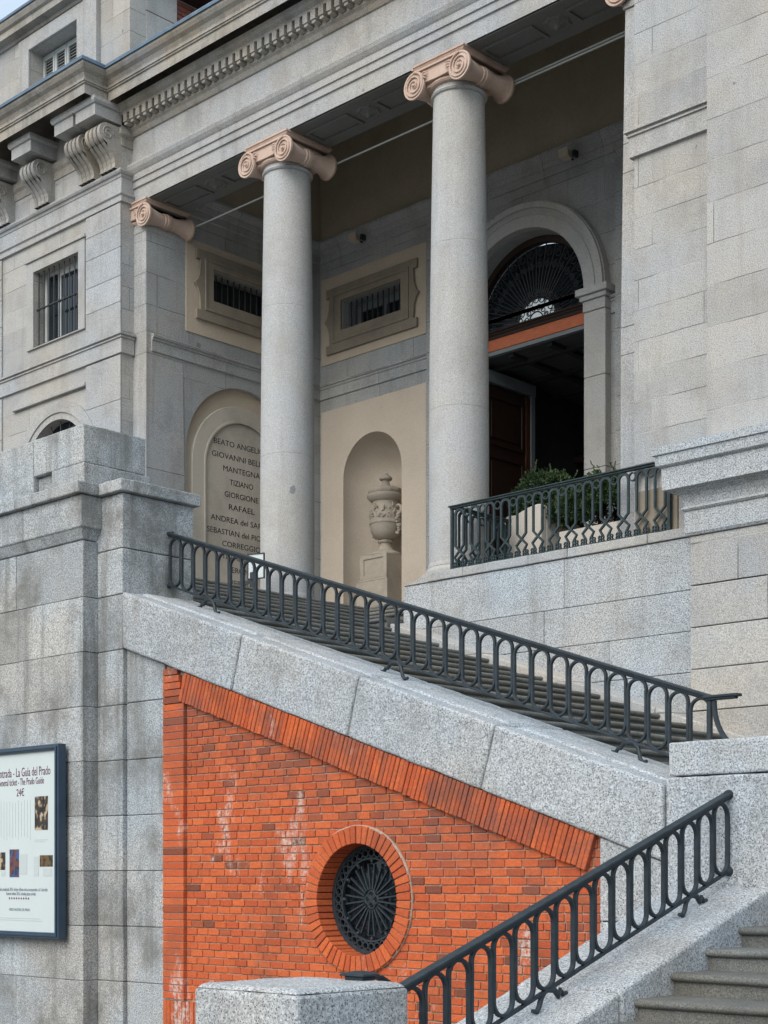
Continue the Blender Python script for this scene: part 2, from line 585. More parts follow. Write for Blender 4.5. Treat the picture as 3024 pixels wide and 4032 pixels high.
def arc(cx, cz, r, a0, a1, n=24):
    return [(cx + r * cos(a0 + (a1 - a0) * i / n), cz + r * sin(a0 + (a1 - a0) * i / n)) for i in range(n + 1)]


def arch_loop(cx, spring, r, z0, n=28):
    return [(cx - r, z0)] + [(cx + r, z0)] + arc(cx, spring, r, 0, pi, n)


def rect(u0, u1, v0, v1):
    return [(u0, v0), (u1, v0), (u1, v1), (u0, v1)]


def words(body, size, mat, name, parent, origin, axis, align='CENTER', depth=0.002, xs=1.0, offset=0.0, width=None):
    """lettering as a thin mesh; axis 'x': on a +X face reading along +Y; axis 'y': on a -Y face reading along +X"""
    cu = bpy.data.curves.new('letters', 'FONT')
    cu.body = body; cu.size = size; cu.align_x = align; cu.extrude = depth; cu.offset = offset
    cu.resolution_u = 3
    ob = bpy.data.objects.new('letters', cu); COL.objects.link(ob)
    dg = bpy.context.evaluated_depsgraph_get()
    me = bpy.data.meshes.new_from_object(ob.evaluated_get(dg))
    bpy.data.objects.remove(ob); bpy.data.curves.remove(cu)
    if width:
        xs = width / (max(v.co.x for v in me.vertices) - min(v.co.x for v in me.vertices))
    for v in me.vertices:
        x, y, z = v.co
        v.co = (z, x * xs, y) if axis == 'x' else (x * xs, -z, y)
    me.materials.clear(); me.materials.append(mat)
    me.name = name
    o = bpy.data.objects.new(name, me); COL.objects.link(o)
    o.location = origin
    if parent: par(o, parent)
    return o


def rnd(a=-1.0, b=1.0):
    return random.uniform(a, b)


def ashlar(mb, x0, x1, y0, y1, z0, z1, course, cuts, gap=0.008, tone=0.1, jit=0.004, zoff=0.0):
    """solid pier laid up in real blocks: cuts = list of x-joint positions, alternating by course"""
    k = 0; z = z0 + zoff if zoff else z0
    lv = [z0]
    zz = z
    while True:
        zz += course
        if zz > z1 - 0.12: break
        lv.append(zz)
    lv.append(z1)
    for i in range(len(lv) - 1):
        cs = cuts[i % len(cuts)] if cuts else []
        xs = [x0] + [c for c in cs if x0 + 0.1 < c < x1 - 0.1] + [x1]
        for j in range(len(xs) - 1):
            e = jit * rnd()
            mb.box(xs[j] + (gap / 2 if j else 0), xs[j + 1] - (gap / 2 if j < len(xs) - 2 else 0), y0 + e, y1,
                   lv[i] + (gap / 2 if i else 0), lv[i + 1] - (gap / 2 if i < len(lv) - 2 else 0), tone * rnd())

# ================================================================ ground
mb = MB(); mb.box(-260, 260, -260, 260, -0.8, -0.30)
tag(mb.build('ground', M['paving']), kind='structure')
mb = MB()
for i in range(-12, 8):
    for j in range(-2, 10):
        mb.box(-20 + i * 0.9 + 12, -20 + i * 0.9 + 12.89, j * 0.6, j * 0.6 + 0.592, -0.30, -0.294 + 0.001 * rnd(), 0.08 * rnd())
tag(mb.build('pavement', M['paving']), kind='structure')

# ================================================================ the museum front
HZ = 5.9                       # porch floor
CY, CR = 17.3, 0.437           # column line, radius
PX = -16.98                    # centre of the porch
BLD = thing('museum_building', (PX, 17.0, 0.0),
            'grey granite museum front with ionic columns, carved cornice and arched door above the stairs', 'building')

# ---- porch back wall
WY = 21.08
holes = [rect(-21.37, -19.825, 11.95, 12.53),
         arch_loop(-20.585, 9.12, 0.76, HZ), arch_loop(PX, 11.2, 1.38, HZ),
         arch_loop(-13.375, 9.12, 0.76, HZ), rect(-14.135, -12.59, 11.95, 12.53)]
outer = [(-22.4, HZ - 0.1), (-11.5, HZ - 0.1), (-11.5, 15.7), (-22.4, 15.7)]
holes[1] = arch_loop(-20.585, 9.12, 0.76, HZ + 0.002)
holes[2] = arch_loop(PX, 11.2, 1.38, HZ + 0.002)
holes[3] = arch_loop(-13.375, 9.12, 0.76, HZ + 0.002)
mb = MB(); mb.plate(outer, holes, 'y', WY, 0.62)
back = mb.build('wall', M['granite_porch'], BLD)
tag(back, 'grey porch back wall')

# plaster fields on the back wall (proud 2 cm), with the niche and window cut out
for cx, wl in ((-20.585, -20.5975), (-13.375, -13.3625)):
    mb = MB()
    mb.plate(rect(cx - 1.365, cx + 1.365, HZ + 0.02, 10.51), [arch_loop(cx, 9.12, 0.76, HZ + 0.05)], 'y', WY - 0.02, 0.018)
    mb.build('plaster_field', M['plaster'], BLD)
    mb = MB()
    mb.plate(rect(cx - 1.365, cx + 1.365, 11.40, 13.05), [rect(cx - 0.785, cx + 0.76, 11.95, 12.53)], 'y', WY - 0.02, 0.018)
    mb.build('plaster_field', M['plaster_up'], BLD)
    # niche shell
    mb = MB(); n = 20; b = 0
    rows = [HZ, 7.0, 8.0, 9.12]
    for z in rows:
        for i in range(n + 1):
            a = pi * i / n
            mb.v.append((cx - 0.76 * cos(a), WY + 0.6 + 0.0 * z if False else WY + 0.76 * sin(a), z))
    for j in range(len(rows) - 1):
        for i in range(n):
            mb.face([(n + 1) * j + i, (n + 1) * j + i + 1, (n + 1) * (j + 1) + i + 1, (n + 1) * (j + 1) + i])
    base = len(mb.v); mrows = 10
    for k in range(mrows + 1):
        ph = pi / 2 * k / mrows
        for i in range(n + 1):
            a = pi * i / n
            mb.v.append((cx - 0.76 * cos(ph) * cos(a), WY + 0.76 * cos(ph) * sin(a), 9.12 + 0.76 * sin(ph)))
    for k in range(mrows):
        for i in range(n):
            mb.face([base + (n + 1) * k + i, base + (n + 1) * k + i + 1, base + (n + 1) * (k + 1) + i + 1, base + (n + 1) * (k + 1) + i])
    mb.build('niche', M['plaster'], BLD, smooth=True)

# ---- porch windows: eared stone surround with bars and dark pane
def porch_window(axis, c, pos):
    """c = centre along the wall; pos = wall face"""
    o = []
    hw, z0, z1 = 1.18, 11.56, 12.80
    L = [(-hw, z0), (hw, z0), (hw, z0 + 0.17), (hw - 0.09, z0 + 0.17), (hw - 0.07, z0 + 0.42), (hw - 0.02, z0 + 0.55), (hw + 0.05, z0 + 0.62),
         (hw - 0.02, z0 + 0.69), (hw - 0.07, z0 + 0.82), (hw - 0.09, z1 - 0.17), (hw, z1 - 0.17), (hw, z1),
         (-hw, z1), (-hw, z1 - 0.17), (-hw + 0.09, z1 - 0.17), (-hw + 0.07, z0 + 0.82), (-hw + 0.02, z0 + 0.69), (-hw - 0.05, z0 + 0.62),
         (-hw + 0.02, z0 + 0.55), (-hw + 0.07, z0 + 0.42), (-hw + 0.09, z0 + 0.17), (-hw, z0 + 0.17)]
    sgn = -1 if axis == 'y' else 1
    mb = MB()
    mb.plate([(c + u, z) for u, z in L], [rect(c - 0.785, c + 0.775, 11.955, 12.525)], axis, pos + sgn * 0.055, 0.05)
    # raised inner moulding
    mb.plate(rect(c - 1.0, c + 0.99, 11.74, 12.68), [rect(c - 0.95, c + 0.94, 11.79, 12.63)], axis, pos + sgn * 0.075, 0.019)
    w = mb.build('window', M['surround'], BLD, bevel=0.008)
    mb = MB()
    for i in range(11):
        u = c - 0.70 + 1.40 * i / 10
        p = lambda z: (u, pos + 0.16, z) if axis == 'y' else (pos - 0.16, u, z)
        mb.tube([p(11.94), p(12.54)], 0.014, 6)
    mb.build('bars', M['iron_dark'], w)
    mb = MB()
    if axis == 'y':
        mb.box(c - 0.9, c + 0.9, pos + 0.42, pos + 0.45, 11.8, 12.7)
        g = mb.build('pane', M['glass'], w)
        mb = MB(); mb.plate(rect(c - 0.82, c + 0.82, 11.9, 12.6), [rect(c - 0.62, c - 0.03, 12.0, 12.36), rect(c + 0.03, c + 0.62, 12.0, 12.36)], 'y', pos + 0.36, 0.05)
    else:
        mb.box(pos - 0.45, pos - 0.42, c - 0.9, c + 0.9, 11.8, 12.7)
        g = mb.build('pane', M['glass'], w)
        mb = MB(); mb.plate(rect(c - 0.82, c + 0.82, 11.9, 12.6), [rect(c - 0.7, c - 0.03, 12.0, 12.5), rect(c + 0.03, c + 0.7, 12.0, 12.5)], 'x', pos - 0.36, 0.05)
    mb.build('casement', M['frame_grey'] if axis == 'y' else M['dark_in'], w)
    return w


porch_window('y', -20.585, WY - 0.02)
porch_window('y', -13.375, WY - 0.02)

# ---- porch side walls
SX, SC = -22.0, 19.15
mb = MB()
mb.plate(rect(16.9, WY, HZ - 0.1, 15.7), [rect(SC - 0.785, SC + 0.775, 11.955, 12.525), arch_loop(SC, 9.17, 1.37, HZ + 0.002)], 'x', SX, 0.6)
tag(mb.build('wall', M['granite_porch'], BLD), 'grey porch side wall with the name tablet')
mb = MB(); mb.box(-11.97, -11.4, 17.2, WY, HZ - 0.1, 15.7); mb.build('wall', M['granite_porch'], BLD)
mb = MB()
mb.plate(rect(SC - 1.38, SC + 1.38, 11.29, 12.95), [rect(SC - 0.785, SC + 0.775, 11.955, 12.525)], 'x', SX + 0.02, 0.018)
mb.build('plaster_field', M['plaster_up'], BLD)
porch_window('x', SC, SX + 0.02)
# recessed arch with the inscribed tablet
mb = MB(); mb.box(SX - 0.55, SX - 0.10, SC - 1.5, SC + 1.5, HZ, 10.7)
mb.build('plaster_field', M['plaster_up'], BLD)
mb = MB()
mb.plate(arch_loop(SC, 9.02, 1.2, HZ + 0.03), [arch_loop(SC, 9.02, 0.90, HZ + 0.35)], 'x', SX - 0.03, 0.068)
mb.plate(arch_loop(SC, 9.02, 0.94, HZ + 0.30), [arch_loop(SC, 9.02, 0.89, HZ + 0.36)], 'x', SX - 0.012, 0.016)
TAB = mb.build('memorial_tablet', M['marble'], BLD, bevel=0.01)
mb = MB(); mb.plate(arch_loop(SC, 9.02, 0.895, HZ + 0.355), [], 'x', SX - 0.055, 0.04)
mb.build('tablet_face', M['marble'], TAB)
for t, z, left in (('BEATO ANGELICO', 9.449, 18.47), ('GIOVANNI BELLINI', 9.212, 18.424), ('MANTEGNA', 8.987, 18.685), ('TIZIANO', 8.754, 18.848), ('GIORGIONE', 8.524, 18.721),
             ('RAFAEL', 8.30, 18.819), ('ANDREA del SARTO', 8.057, 18.399), ('SEBASTIAN del PIOMBO', 7.824, 18.31), ('CORREGGIO', 7.613, 18.667), ('TINTORETTO', 7.385, 18.66),
             ('VERONES', 7.156, 18.79), ('TIEPOLO', 6.92, 18.805)):
    words(t, 0.145, M['ink'], 'lettering', TAB, (SX - 0.0545, 19.13, z), 'x', width=2 * (19.13 - left))

# ---- courses and cornice round the inside of the porch
inner = [(SX, 17.0), (SX, WY), (-11.97, WY), (-11.97, 17.4)]
mb = MB()
for pth in ([(SX, 17.0), (SX, WY), (PX - 1.83, WY)], [(PX + 1.83, WY), (-11.97, WY), (-11.97, 17.4)]):
    mb = MB()
    mb.cornice(pth, [(0, 10.74), (0.035, 10.75), (0.035, 10.93), (0.055, 10.94), (0.055, 10.97), (0.085, 10.985), (0.085, 11.03), (0, 11.05)])
    mb.build('string_course', M['granite_porch'], BLD)
mb = MB()
mb.cornice(inner, [(0, 13.36), (0.03, 13.37), (0.03, 13.50), (0.05, 13.51), (0.07, 13.58), (0.07, 13.60), (0.12, 13.66), (0.14, 13.70), (0.14, 13.75), (0, 13.78)])
mb.build('cornice', M['granite_porch'], BLD)
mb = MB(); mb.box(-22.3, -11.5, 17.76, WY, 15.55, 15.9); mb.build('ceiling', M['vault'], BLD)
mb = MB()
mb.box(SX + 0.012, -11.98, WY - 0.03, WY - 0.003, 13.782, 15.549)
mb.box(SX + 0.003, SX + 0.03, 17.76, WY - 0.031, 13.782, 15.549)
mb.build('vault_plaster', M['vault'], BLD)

# ---- grand doorway
mb = MB()
mb.plate(arch_loop(PX, 11.2, 1.81, 11.2), [arch_loop(PX, 11.2, 1.382, 11.2005)], 'y', WY - 0.16, 0.155)
arch = mb.build('arch_surround', M['granite_col'], BLD, bevel=0.012)
mb = MB()
path = [(PX + 1.74 * cos(pi * i / 40), WY - 0.18, 11.2 + 1.74 * sin(pi * i / 40)) for i in range(41)]
mb.sweep(path, (0, 1, 0), 0.10, 0.06)
path = [(PX + 1.60 * cos(pi * i / 40), WY - 0.165, 11.2 + 1.60 * sin(pi * i / 40)) for i in range(41)]
mb.sweep(path, (0, 1, 0), 0.03, 0.03)
mb.build('archivolt', M['granite_col'], arch, bevel=0.008)
for s in (-1, 1):
    xa, xb = sorted((PX + s * 1.385, PX + s * 1.815))
    mb = MB()
    mb.box(xa, xb, WY - 0.16, WY - 0.004, HZ, 8.25, 0.03)
    mb.box(xa, xb, WY - 0.16, WY - 0.004, 8.256, 9.75, -0.02)
    mb.box(xa, xb, WY - 0.16, WY - 0.004, 9.756, 10.82, 0.02)
    mb.box(xa - 0.01, xb + 0.01, WY - 0.18, WY - 0.004, 10.826, 11.0)
    mb.box(xa - 0.05, xb + 0.05, WY - 0.22, WY - 0.004, 11.0, 11.08)
    mb.box(xa - 0.10, xb + 0.10, WY - 0.27, WY - 0.004, 11.08, 11.195)
    mb.build('door_pier', M['granite_col'], BLD, bevel=0.012)
    # outer strip beside the pier
    xa, xb = sorted((PX + s * 1.97, PX + s * 2.16))
    mb = MB(); mb.box(xa, xb, WY - 0.10, WY - 0.004, HZ, 13.33)
    mb.build('wall_strip', M['granite_porch'], BLD)

DY = 21.36
mb = MB()
mb.box(PX - 1.378, PX + 1.378, DY - 0.02, DY + 0.14, 10.83, 11.03)
LINT = mb.build('transom', M['wood_red'], BLD, bevel=0.006)
mb = MB()
mb.cornice([(PX - 1.375, DY - 0.021), (PX + 1.375, DY - 0.021)], [(0, 11.031), (0.02, 11.035), (0.03, 11.07), (0.06, 11.09), (0.06, 11.115), (0.09, 11.125), (0.09, 11.15), (-0.12, 11.15), (-0.12, 11.031)])
mb.build('transom_moulding', M['wood_dark'], LINT)
mb = MB()
mb.box(PX - 1.378, PX + 1.378, DY, DY + 0.10, 10.76, 10.828)
mb.build('transom_soffit', M['frame_grey'], LINT)
# fanlight
FZ = 11.17
mb = MB()
path = [(PX + 1.33 * cos(pi * i / 40), DY + 0.05, 11.2 + 1.33 * sin(pi * i / 40)) for i in range(41)]
mb.sweep(path, (0, 1, 0), 0.12, 0.12)
FAN = mb.build('fanlight', M['wood_dark'], BLD)
mb = MB()
for i in range(37):
    a = pi * i / 36
    if i % 2 == 0:
        mb.tube([(PX + 0.42 * cos(a), DY + 0.06, FZ + 0.42 * sin(a)), (PX + 1.29 * cos(a), DY + 0.06, FZ + 1.30 * sin(a))], 0.012, 5)
    else:
        mb.tube([(PX + 0.42 * cos(a), DY + 0.06, FZ + 0.42 * sin(a)), (PX + 1.05 * cos(a), DY + 0.06, FZ + 1.05 * sin(a))], 0.010, 5)
for R, r, n, sq in ((0.36, 0.07, 9, 1), (0.22, 0.055, 6, 1), (1.15, 0.075, 18, 1), (0.95, 0.06, 18, 1), (0.50, 0.05, 13, 1)):
    for i in range(n):
        a = pi * (i + 0.5) / n
        cx, cz = PX + R * cos(a), FZ + R * sq * sin(a)
        mb.tube([(cx + r * (1 - 0.6 * q / 14) * cos(a + q * 0.62), DY + 0.06, cz + r * (1 - 0.6 * q / 14) * sin(a + q * 0.62)) for q in range(15)], 0.010, 5)
for R in (0.42, 0.15):
    mb.tube([(PX + R * cos(pi * i / 24), DY + 0.06, FZ + R * sin(pi * i / 24)) for i in range(25)], 0.013, 5)
mb.build('grille', M['iron_dark'], FAN)
mb = MB(); mb.plate([(PX - 1.3, FZ - 0.02), (PX + 1.3, FZ - 0.02)] + arc(PX, FZ - 0.02, 1.33, 0.02, pi - 0.02, 24), [], 'y', DY + 0.16, 0.015)
mb.build('pane', M['glass'], FAN)
mb = MB()  # added glowing plate behind the grille, for the daylight beyond
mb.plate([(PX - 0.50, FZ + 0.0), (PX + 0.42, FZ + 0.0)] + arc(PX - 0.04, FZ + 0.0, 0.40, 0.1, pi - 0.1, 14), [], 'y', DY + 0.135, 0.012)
mb.build('painted_daylight', M['daylight_glow'], FAN)

# vestibule behind the door
VX0, VX1, VY1 = PX - 1.60, PX + 1.60, 26.5
mb = MB()
mb.box(VX0 - 0.1, VX0, DY + 0.14, VY1, HZ, 10.82)
mb.box(VX1, VX1 + 0.1, DY + 0.14, VY1, HZ, 10.82)
mb.box(VX0 - 0.1, VX1 + 0.1, VY1, VY1 + 0.1, HZ, 10.82)
mb.box(VX0 - 0.1, VX1 + 0.1, DY + 0.14, VY1 + 0.1, 10.823, 10.9)
mb.box(VX0 - 0.1, VX1 + 0.1, DY - 0.62, VY1 + 0.1, HZ - 0.1, HZ - 0.001)
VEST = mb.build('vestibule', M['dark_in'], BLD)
mb = MB()
for y in (21.9, 22.9, 23.9, 25.0):
    mb.box(VX0 + 0.001, VX1 - 0.001, y, y + 0.13, 10.70, 10.822)
for x in (VX0 + 0.9, VX0 + 1.75, VX0 + 2.6):
    mb.box(x, x + 0.12, DY + 0.15, VY1 - 0.001, 10.71, 10.8215)
mb.build('ceiling_beams', M['dark_in'], VEST)
mb = MB()
mb.box(VX0 + 0.02, VX1 - 0.02, DY + 0.16, VY1 - 0.05, 10.78, 10.819)
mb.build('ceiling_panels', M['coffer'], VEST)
mb = MB()
mb.box(PX + 0.1, PX + 0.16, 24.6, 24.7, HZ, 10.7); mb.box(PX - 1.05, PX - 0.98, 24.6, 24.7, HZ, 9.6)
mb.box(PX + 0.75, PX + 0.80, 24.6, 24.7, HZ, 10.7)
mb.box(PX - 1.6, PX + 1.6, 24.6, 24.7, 9.6, 9.72); mb.box(PX - 1.6, PX + 1.6, 24.6, 24.7, 6.85, 6.95)
mb.build('inner_screen', M['wood_dark'], VEST)
# screen frame and open leaf
mb = MB()
mb.box(-18.34, -18.24, 22.86, 22.98, HZ, 10.52)
mb.box(-18.36, -18.22, DY + 0.15, 22.98, 10.45, 10.66)
mb.build('screen_frame', M['frame_grey'], BLD, bevel=0.006)
mb = MB()
mb.box(-18.36, -18.29, DY + 0.16, 22.85, HZ + 0.02, 10.42)
LEAF = mb.build('door_leaf', M['wood_dark'], BLD)
mb = MB()
for (z0, z1) in ((6.15, 7.0), (7.15, 9.2), (9.35, 10.28)):
    mb.plate(rect(DY + 0.26, 22.70, z0, z1), [rect(DY + 0.34, 22.62, z0 + 0.08, z1 - 0.08)], 'x', -18.262, 0.025)
    mb.box(-18.288, -18.27, DY + 0.40, 22.56, z0 + 0.14, z1 - 0.14)
mb.build('door_panel', M['wood_dark'], LEAF, bevel=0.006)
mb = MB(); mb.box(-18.29, -18.255, 22.74, 22.85, HZ + 0.02, 10.42); mb.build('leaf_stile', M['wood_brown_highlight'], LEAF)  # highlight put into the stile's colour

# ---- columns
def column_shaft(cx):
    mb = MB()
    prof = []
    z0, z1 = HZ + 0.16, 12.86
    for i in range(25):
        u = i / 24
        z = z0 + (z1 - z0) * u
        prof.append((CR - (CR - 0.375) * (max(0, u - 0.25) / 0.75) ** 1.5, z))
        for jz in (8.33, 10.70):
            if z < jz < z0 + (z1 - z0) * (i + 1) / 24:
                r = CR - (CR - 0.375) * (max(0, u - 0.25) / 0.75) ** 1.5
                prof += [(r, jz - 0.008), (r - 0.004, jz - 0.003), (r - 0.004, jz + 0.003), (r - 0.001, jz + 0.008)]
    prof[0:0] = [(CR + 0.012, z0), (CR + 0.012, z0 + 0.04), (CR + 0.003, z0 + 0.06)]
    prof += [(0.375, 12.86), (0.40, 12.87), (0.415, 12.895), (0.40, 12.92), (0.385, 12.925), (0.385, 12.97)]
    mb.lathe(prof, (cx, CY, 0), 48)
    o = mb.build('column', M['granite_col'], BLD, smooth=True, angle=30)
    mb = MB()
    mb.lathe([(0.45, 0.0), (0.475, 0.02), (0.49, 0.05), (0.49, 0.10), (0.475, 0.135), (0.45, 0.155)], (cx, CY, HZ), 48)
    mb.build('base', M['granite_col'], o, smooth=True)
    return o


def capital(cx, parent, left=True):
    """ionic capital: two scrolled fronts joined by bolsters, moulded abacus"""
    mb = MB()
    vz, vr, yf, yb = 13.06, 0.205, CY - 0.50, CY + 0.50
    sides = (-1, 1) if left else (1,)
    for s in sides:
        vx = cx + s * 0.435
        # bolster: flared at both ends, belted at the middle
        prof = [(0.198, -0.50), (0.198, -0.465), (0.172, -0.44), (0.140, -0.33), (0.118, -0.20), (0.112, -0.09), (0.128, -0.085), (0.128, -0.05), (0.118, -0.045),
                (0.136, -0.03), (0.136, 0.03), (0.118, 0.045), (0.128, 0.05), (0.128, 0.085), (0.112, 0.09), (0.118, 0.20), (0.140, 0.33), (0.172, 0.44), (0.198, 0.465), (0.198, 0.50)]
        # discs are dished behind the spiral fillet
        prof = [(0.02, -0.488), (0.165, -0.488), (0.175, -0.50)] + prof + [(0.175, 0.50), (0.165, 0.488), (0.02, 0.488)]
        mb.lathe(prof, (vx, CY, vz), 28, axis='y')
        for face, yy in ((-1, yf), (1, yb)):
            # raised spiral fillet and eye
            pts = []
            for q in range(64):
                th = q / 63 * 5.0 * pi
                r = 0.182 * (1 - 0.80 * q / 63)
                pts.append((vx - s * r * sin(th) * 1.0, yy + face * 0.004, vz + r * cos(th)))
            mb.tube(pts, [0.016 - 0.009 * q / 63 for q in range(64)], 6)
            mb.lathe([(0.03, -0.03), (0.03, 0.01), (0.018, 0.03), (0.001, 0.036)], (vx, yy, vz), 12, axis='y') if face > 0 else \
                mb.lathe([(0.001, -0.036), (0.018, -0.03), (0.03, -0.01), (0.03, 0.03)], (vx, yy, vz), 12, axis='y')
        # palmette leaves beside the scroll
        for q in range(3):
            mb.tube([(vx - s * 0.17, yf + 0.02, vz + 0.06 + 0.03 * q), (vx - s * 0.21, yf - 0.015, vz + 0.05 + 0.035 * q), (vx - s * (0.25 + 0.01 * q), yf, vz + 0.03 + 0.045 * q)], [0.016, 0.014, 0.003], 6)
    # channel between the scrolls
    for yy, d in ((yf, 1), (yb, -1)):
        pts_top = 13.262
        poly = [(cx - 0.435, pts_top)]
        n = 16
        for i in range(n + 1):
            u = -1 + 2 * i / n
            poly.append((cx + 0.435 * u, 13.05 + 0.035 * (u * u) - 0.0))
        poly.append((cx + 0.435, pts_top))
        mb.prism(poly, 'y', min(yy + d * 0.03, yy + d * 0.12), max(yy + d * 0.03, yy + d * 0.12))
        mb.box(cx - 0.435, cx + 0.435, min(yy, yy + d * 0.12), max(yy, yy + d * 0.12), 13.235, 13.264)
    mb.box(cx - 0.40, cx + 0.40, yf + 0.10, yb - 0.10, 13.0, 13.26)
    # echinus
    mb.lathe([(0.39, 12.975), (0.43, 12.985), (0.45, 13.01), (0.44, 13.04), (0.40, 13.06)], (cx, CY, 0), 40)
    # abacus
    mb.cornice([(cx - 0.46, yf + 0.06), (cx + 0.46, yf + 0.06), (cx + 0.46, yb - 0.06), (cx - 0.46, yb - 0.06), (cx - 0.46, yf + 0.06)],
               [(0, 13.264), (0.015, 13.268), (0.035, 13.29), (0.045, 13.315), (0.06, 13.32), (0.06, 13.345)], closed_ends=False)
    mb.box(cx - 0.5, cx + 0.5, yf + 0.02, yb - 0.02, 13.30, 13.344)
    return mb.build('capital', M['pink'], parent, smooth=True, angle=35)


C1, C2 = PX - 1.84, PX + 1.84
col1 = column_shaft(C1); capital(C1, col1)
col1['label'] = 'column nearer the name tablet'
col2 = copy_part(col1, (C2 - C1, 0, 0), BLD)
col2['label'] = 'column beside the doorway'


def anta(cx):
    mb = MB()
    b, t = 0.43, 0.385
    z = [HZ, HZ + 0.35, 9.0, 12.82]
    rr = [b + 0.03, b, b - 0.01, t]
    mb.box(cx - b - 0.03, cx + b + 0.03, CY - b - 0.03, CY + b + 0.03, HZ, HZ + 0.30)
    lv = [HZ + 0.304, 8.34, 8.70, 10.70, 11.08, 12.82]
    for i in range(len(lv) - 1):
        f = lambda zz: b + (t - b) * (max(0.0, zz - 8.0) / 4.82) ** 1.3
        r0, r1 = f(lv[i]), f(lv[i + 1])
        e = 0.004 if i < len(lv) - 2 else 0
        mb.hexa([(cx - r0, CY - r0, lv[i]), (cx + r0, CY - r0, lv[i]), (cx + r0, CY + r0, lv[i]), (cx - r0, CY + r0, lv[i]),
                 (cx - r1, CY - r1, lv[i + 1] - e), (cx + r1, CY - r1, lv[i + 1] - e), (cx + r1, CY + r1, lv[i + 1] - e), (cx - r1, CY + r1, lv[i + 1] - e)], 0.04 * rnd())
    mb.box(cx - 0.41, cx + 0.41, CY - 0.41, CY + 0.41, 12.824, 12.90)
    mb.box(cx - 0.39, cx + 0.39, CY - 0.39, CY + 0.39, 12.90, 13.0)
    o = mb.build('pilaster', M['granite_plain'], BLD, bevel=0.008)
    capital(cx, o)
    return o


anta(PX - 5.42)['label'] = 'pilaster at the left end of the porch'
anta(PX + 5.42)['label'] = 'pilaster at the right end of the porch'

# ---- entablature over the porch (also carried on the wings)
XL, XR = -34.0, -2.0
WL, WR = -22.35, -11.61
WF = 16.64
plan = [(XL, WF), (WL, WF), (WL, 16.87), (WR, 16.87), (WR, WF), (-10.39, WF), (-10.39, 16.40), (XR, 16.40)]
porchline = [(WL + 0.0, 16.87), (WR - 0.0, 16.87)]
mb = MB()
mb.cornice(porchline, [(0, 13.35), (0, 13.60), (0.03, 13.605), (0.03, 13.72), (0.055, 13.725), (0.055, 13.83), (0.075, 13.85), (0.11, 13.90), (0.13, 13.955), (0.13, 13.99), (0, 14.0),
                       (-0.86, 14.0), (-0.86, 13.35)])
ARCHI = mb.build('architrave', M['granite_plain'], BLD)
mb = MB()
mb.cornice(porchline, [(0, 14.0), (0, 14.5), (-0.86, 14.5), (-0.86, 14.0)])
mb.build('frieze', M['granite_plain'], BLD)
# coffers and rosettes on the underside of the architrave
mb = MB(); mb.box(WL, WR, 16.90, 17.72, 13.335, 13.349); mb.build('soffit', M['granite_shaded_soffit'], ARCHI)  # thin plate, its dark colour carries the beam's shade
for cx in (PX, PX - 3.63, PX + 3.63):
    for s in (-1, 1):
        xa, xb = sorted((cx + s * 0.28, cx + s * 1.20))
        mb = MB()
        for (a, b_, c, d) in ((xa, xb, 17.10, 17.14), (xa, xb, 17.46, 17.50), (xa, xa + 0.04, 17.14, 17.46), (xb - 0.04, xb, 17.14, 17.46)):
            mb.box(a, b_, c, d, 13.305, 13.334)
        mb.build('soffit_panel', M['granite_shaded_soffit'], ARCHI)
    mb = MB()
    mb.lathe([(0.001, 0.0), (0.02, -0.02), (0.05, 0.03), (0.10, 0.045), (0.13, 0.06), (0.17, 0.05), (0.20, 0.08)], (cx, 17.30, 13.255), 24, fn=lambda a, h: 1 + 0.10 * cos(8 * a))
    mb.build('rosette', M['granite_shaded_soffit'], ARCHI, smooth=True)

# dentils, then the crowning cornice of the porch
mb = MB()
mb.cornice(porchline, [(0, 14.5), (0.03, 14.51), (0.05, 14.54), (0.07, 14.58), (0.11, 14.615), (0.11, 14.63), (0.09, 14.635), (0.09, 14.83), (0.24, 14.835), (0.255, 14.865), (0.31, 14.90), (0.335, 14.95), (0.36, 14.97), (-0.4, 14.97), (-0.4, 14.5)])
mb.build('bed_moulding', M['granite_corbel'], BLD)
mb = MB()
x = WL + 0.06
while x < WR - 0.1:
    mb.prism([(x, 14.69), (x + 0.105, 14.69), (x + 0.105, 14.833), (x, 14.833)], 'y', 16.62, 16.779, 0.05 * rnd())
    mb.prism([(x + 0.012, 14.648), (x + 0.03, 14.640), (x + 0.075, 14.640), (x + 0.093, 14.648), (x + 0.093, 14.69), (x + 0.012, 14.69)], 'y', 16.64, 16.779)
    x += 0.175
mb.build('dentils', M['granite_corbel'], BLD)
CORO = lambda off, lead: [(off - .03, 14.972), (off - .03, 15.135), (off - .005, 15.14), (off - .005, 15.165), (off + .015, 15.17), (off + .015, 15.19), (off - .025, 15.20), (off - .02, 15.25), (off + .015, 15.31), (off + .075, 15.35), (off + .115, 15.40), (off + .12, 15.44)]
mb = MB()
pl = [(WL, 16.32), (-10.3, 16.32)]
mb.cornice(pl, CORO(0, 0) + [(-1.2, 15.44), (-1.2, 14.972)])
CRN = mb.build('cornice', M['granite_corbel'], BLD)
mb = MB()
mb.cornice(pl, [(0.12, 15.442), (0.15, 15.437), (0.15, 15.485), (0.13, 15.51), (-1.2, 15.62), (-1.2, 15.442)])
mb.build('lead_flashing', M['lead'], CRN)
mb = MB()
pl = [(XL, 15.85), (WL + 0.0, 15.85), (WL + 0.0, 16.5)]
mb.cornice(pl, CORO(0, 0) + [(-1.2, 15.44), (-1.2, 14.972)])
CRN2 = mb.build('cornice', M['granite_corbel'], BLD)
mb = MB()
mb.cornice([(XL, 15.85), (WL, 15.85), (WL, 16.22)], [(0.12, 15.442), (0.15, 15.437), (0.15, 15.485), (0.13, 15.51), (-1.2, 15.62), (-1.2, 15.442)])
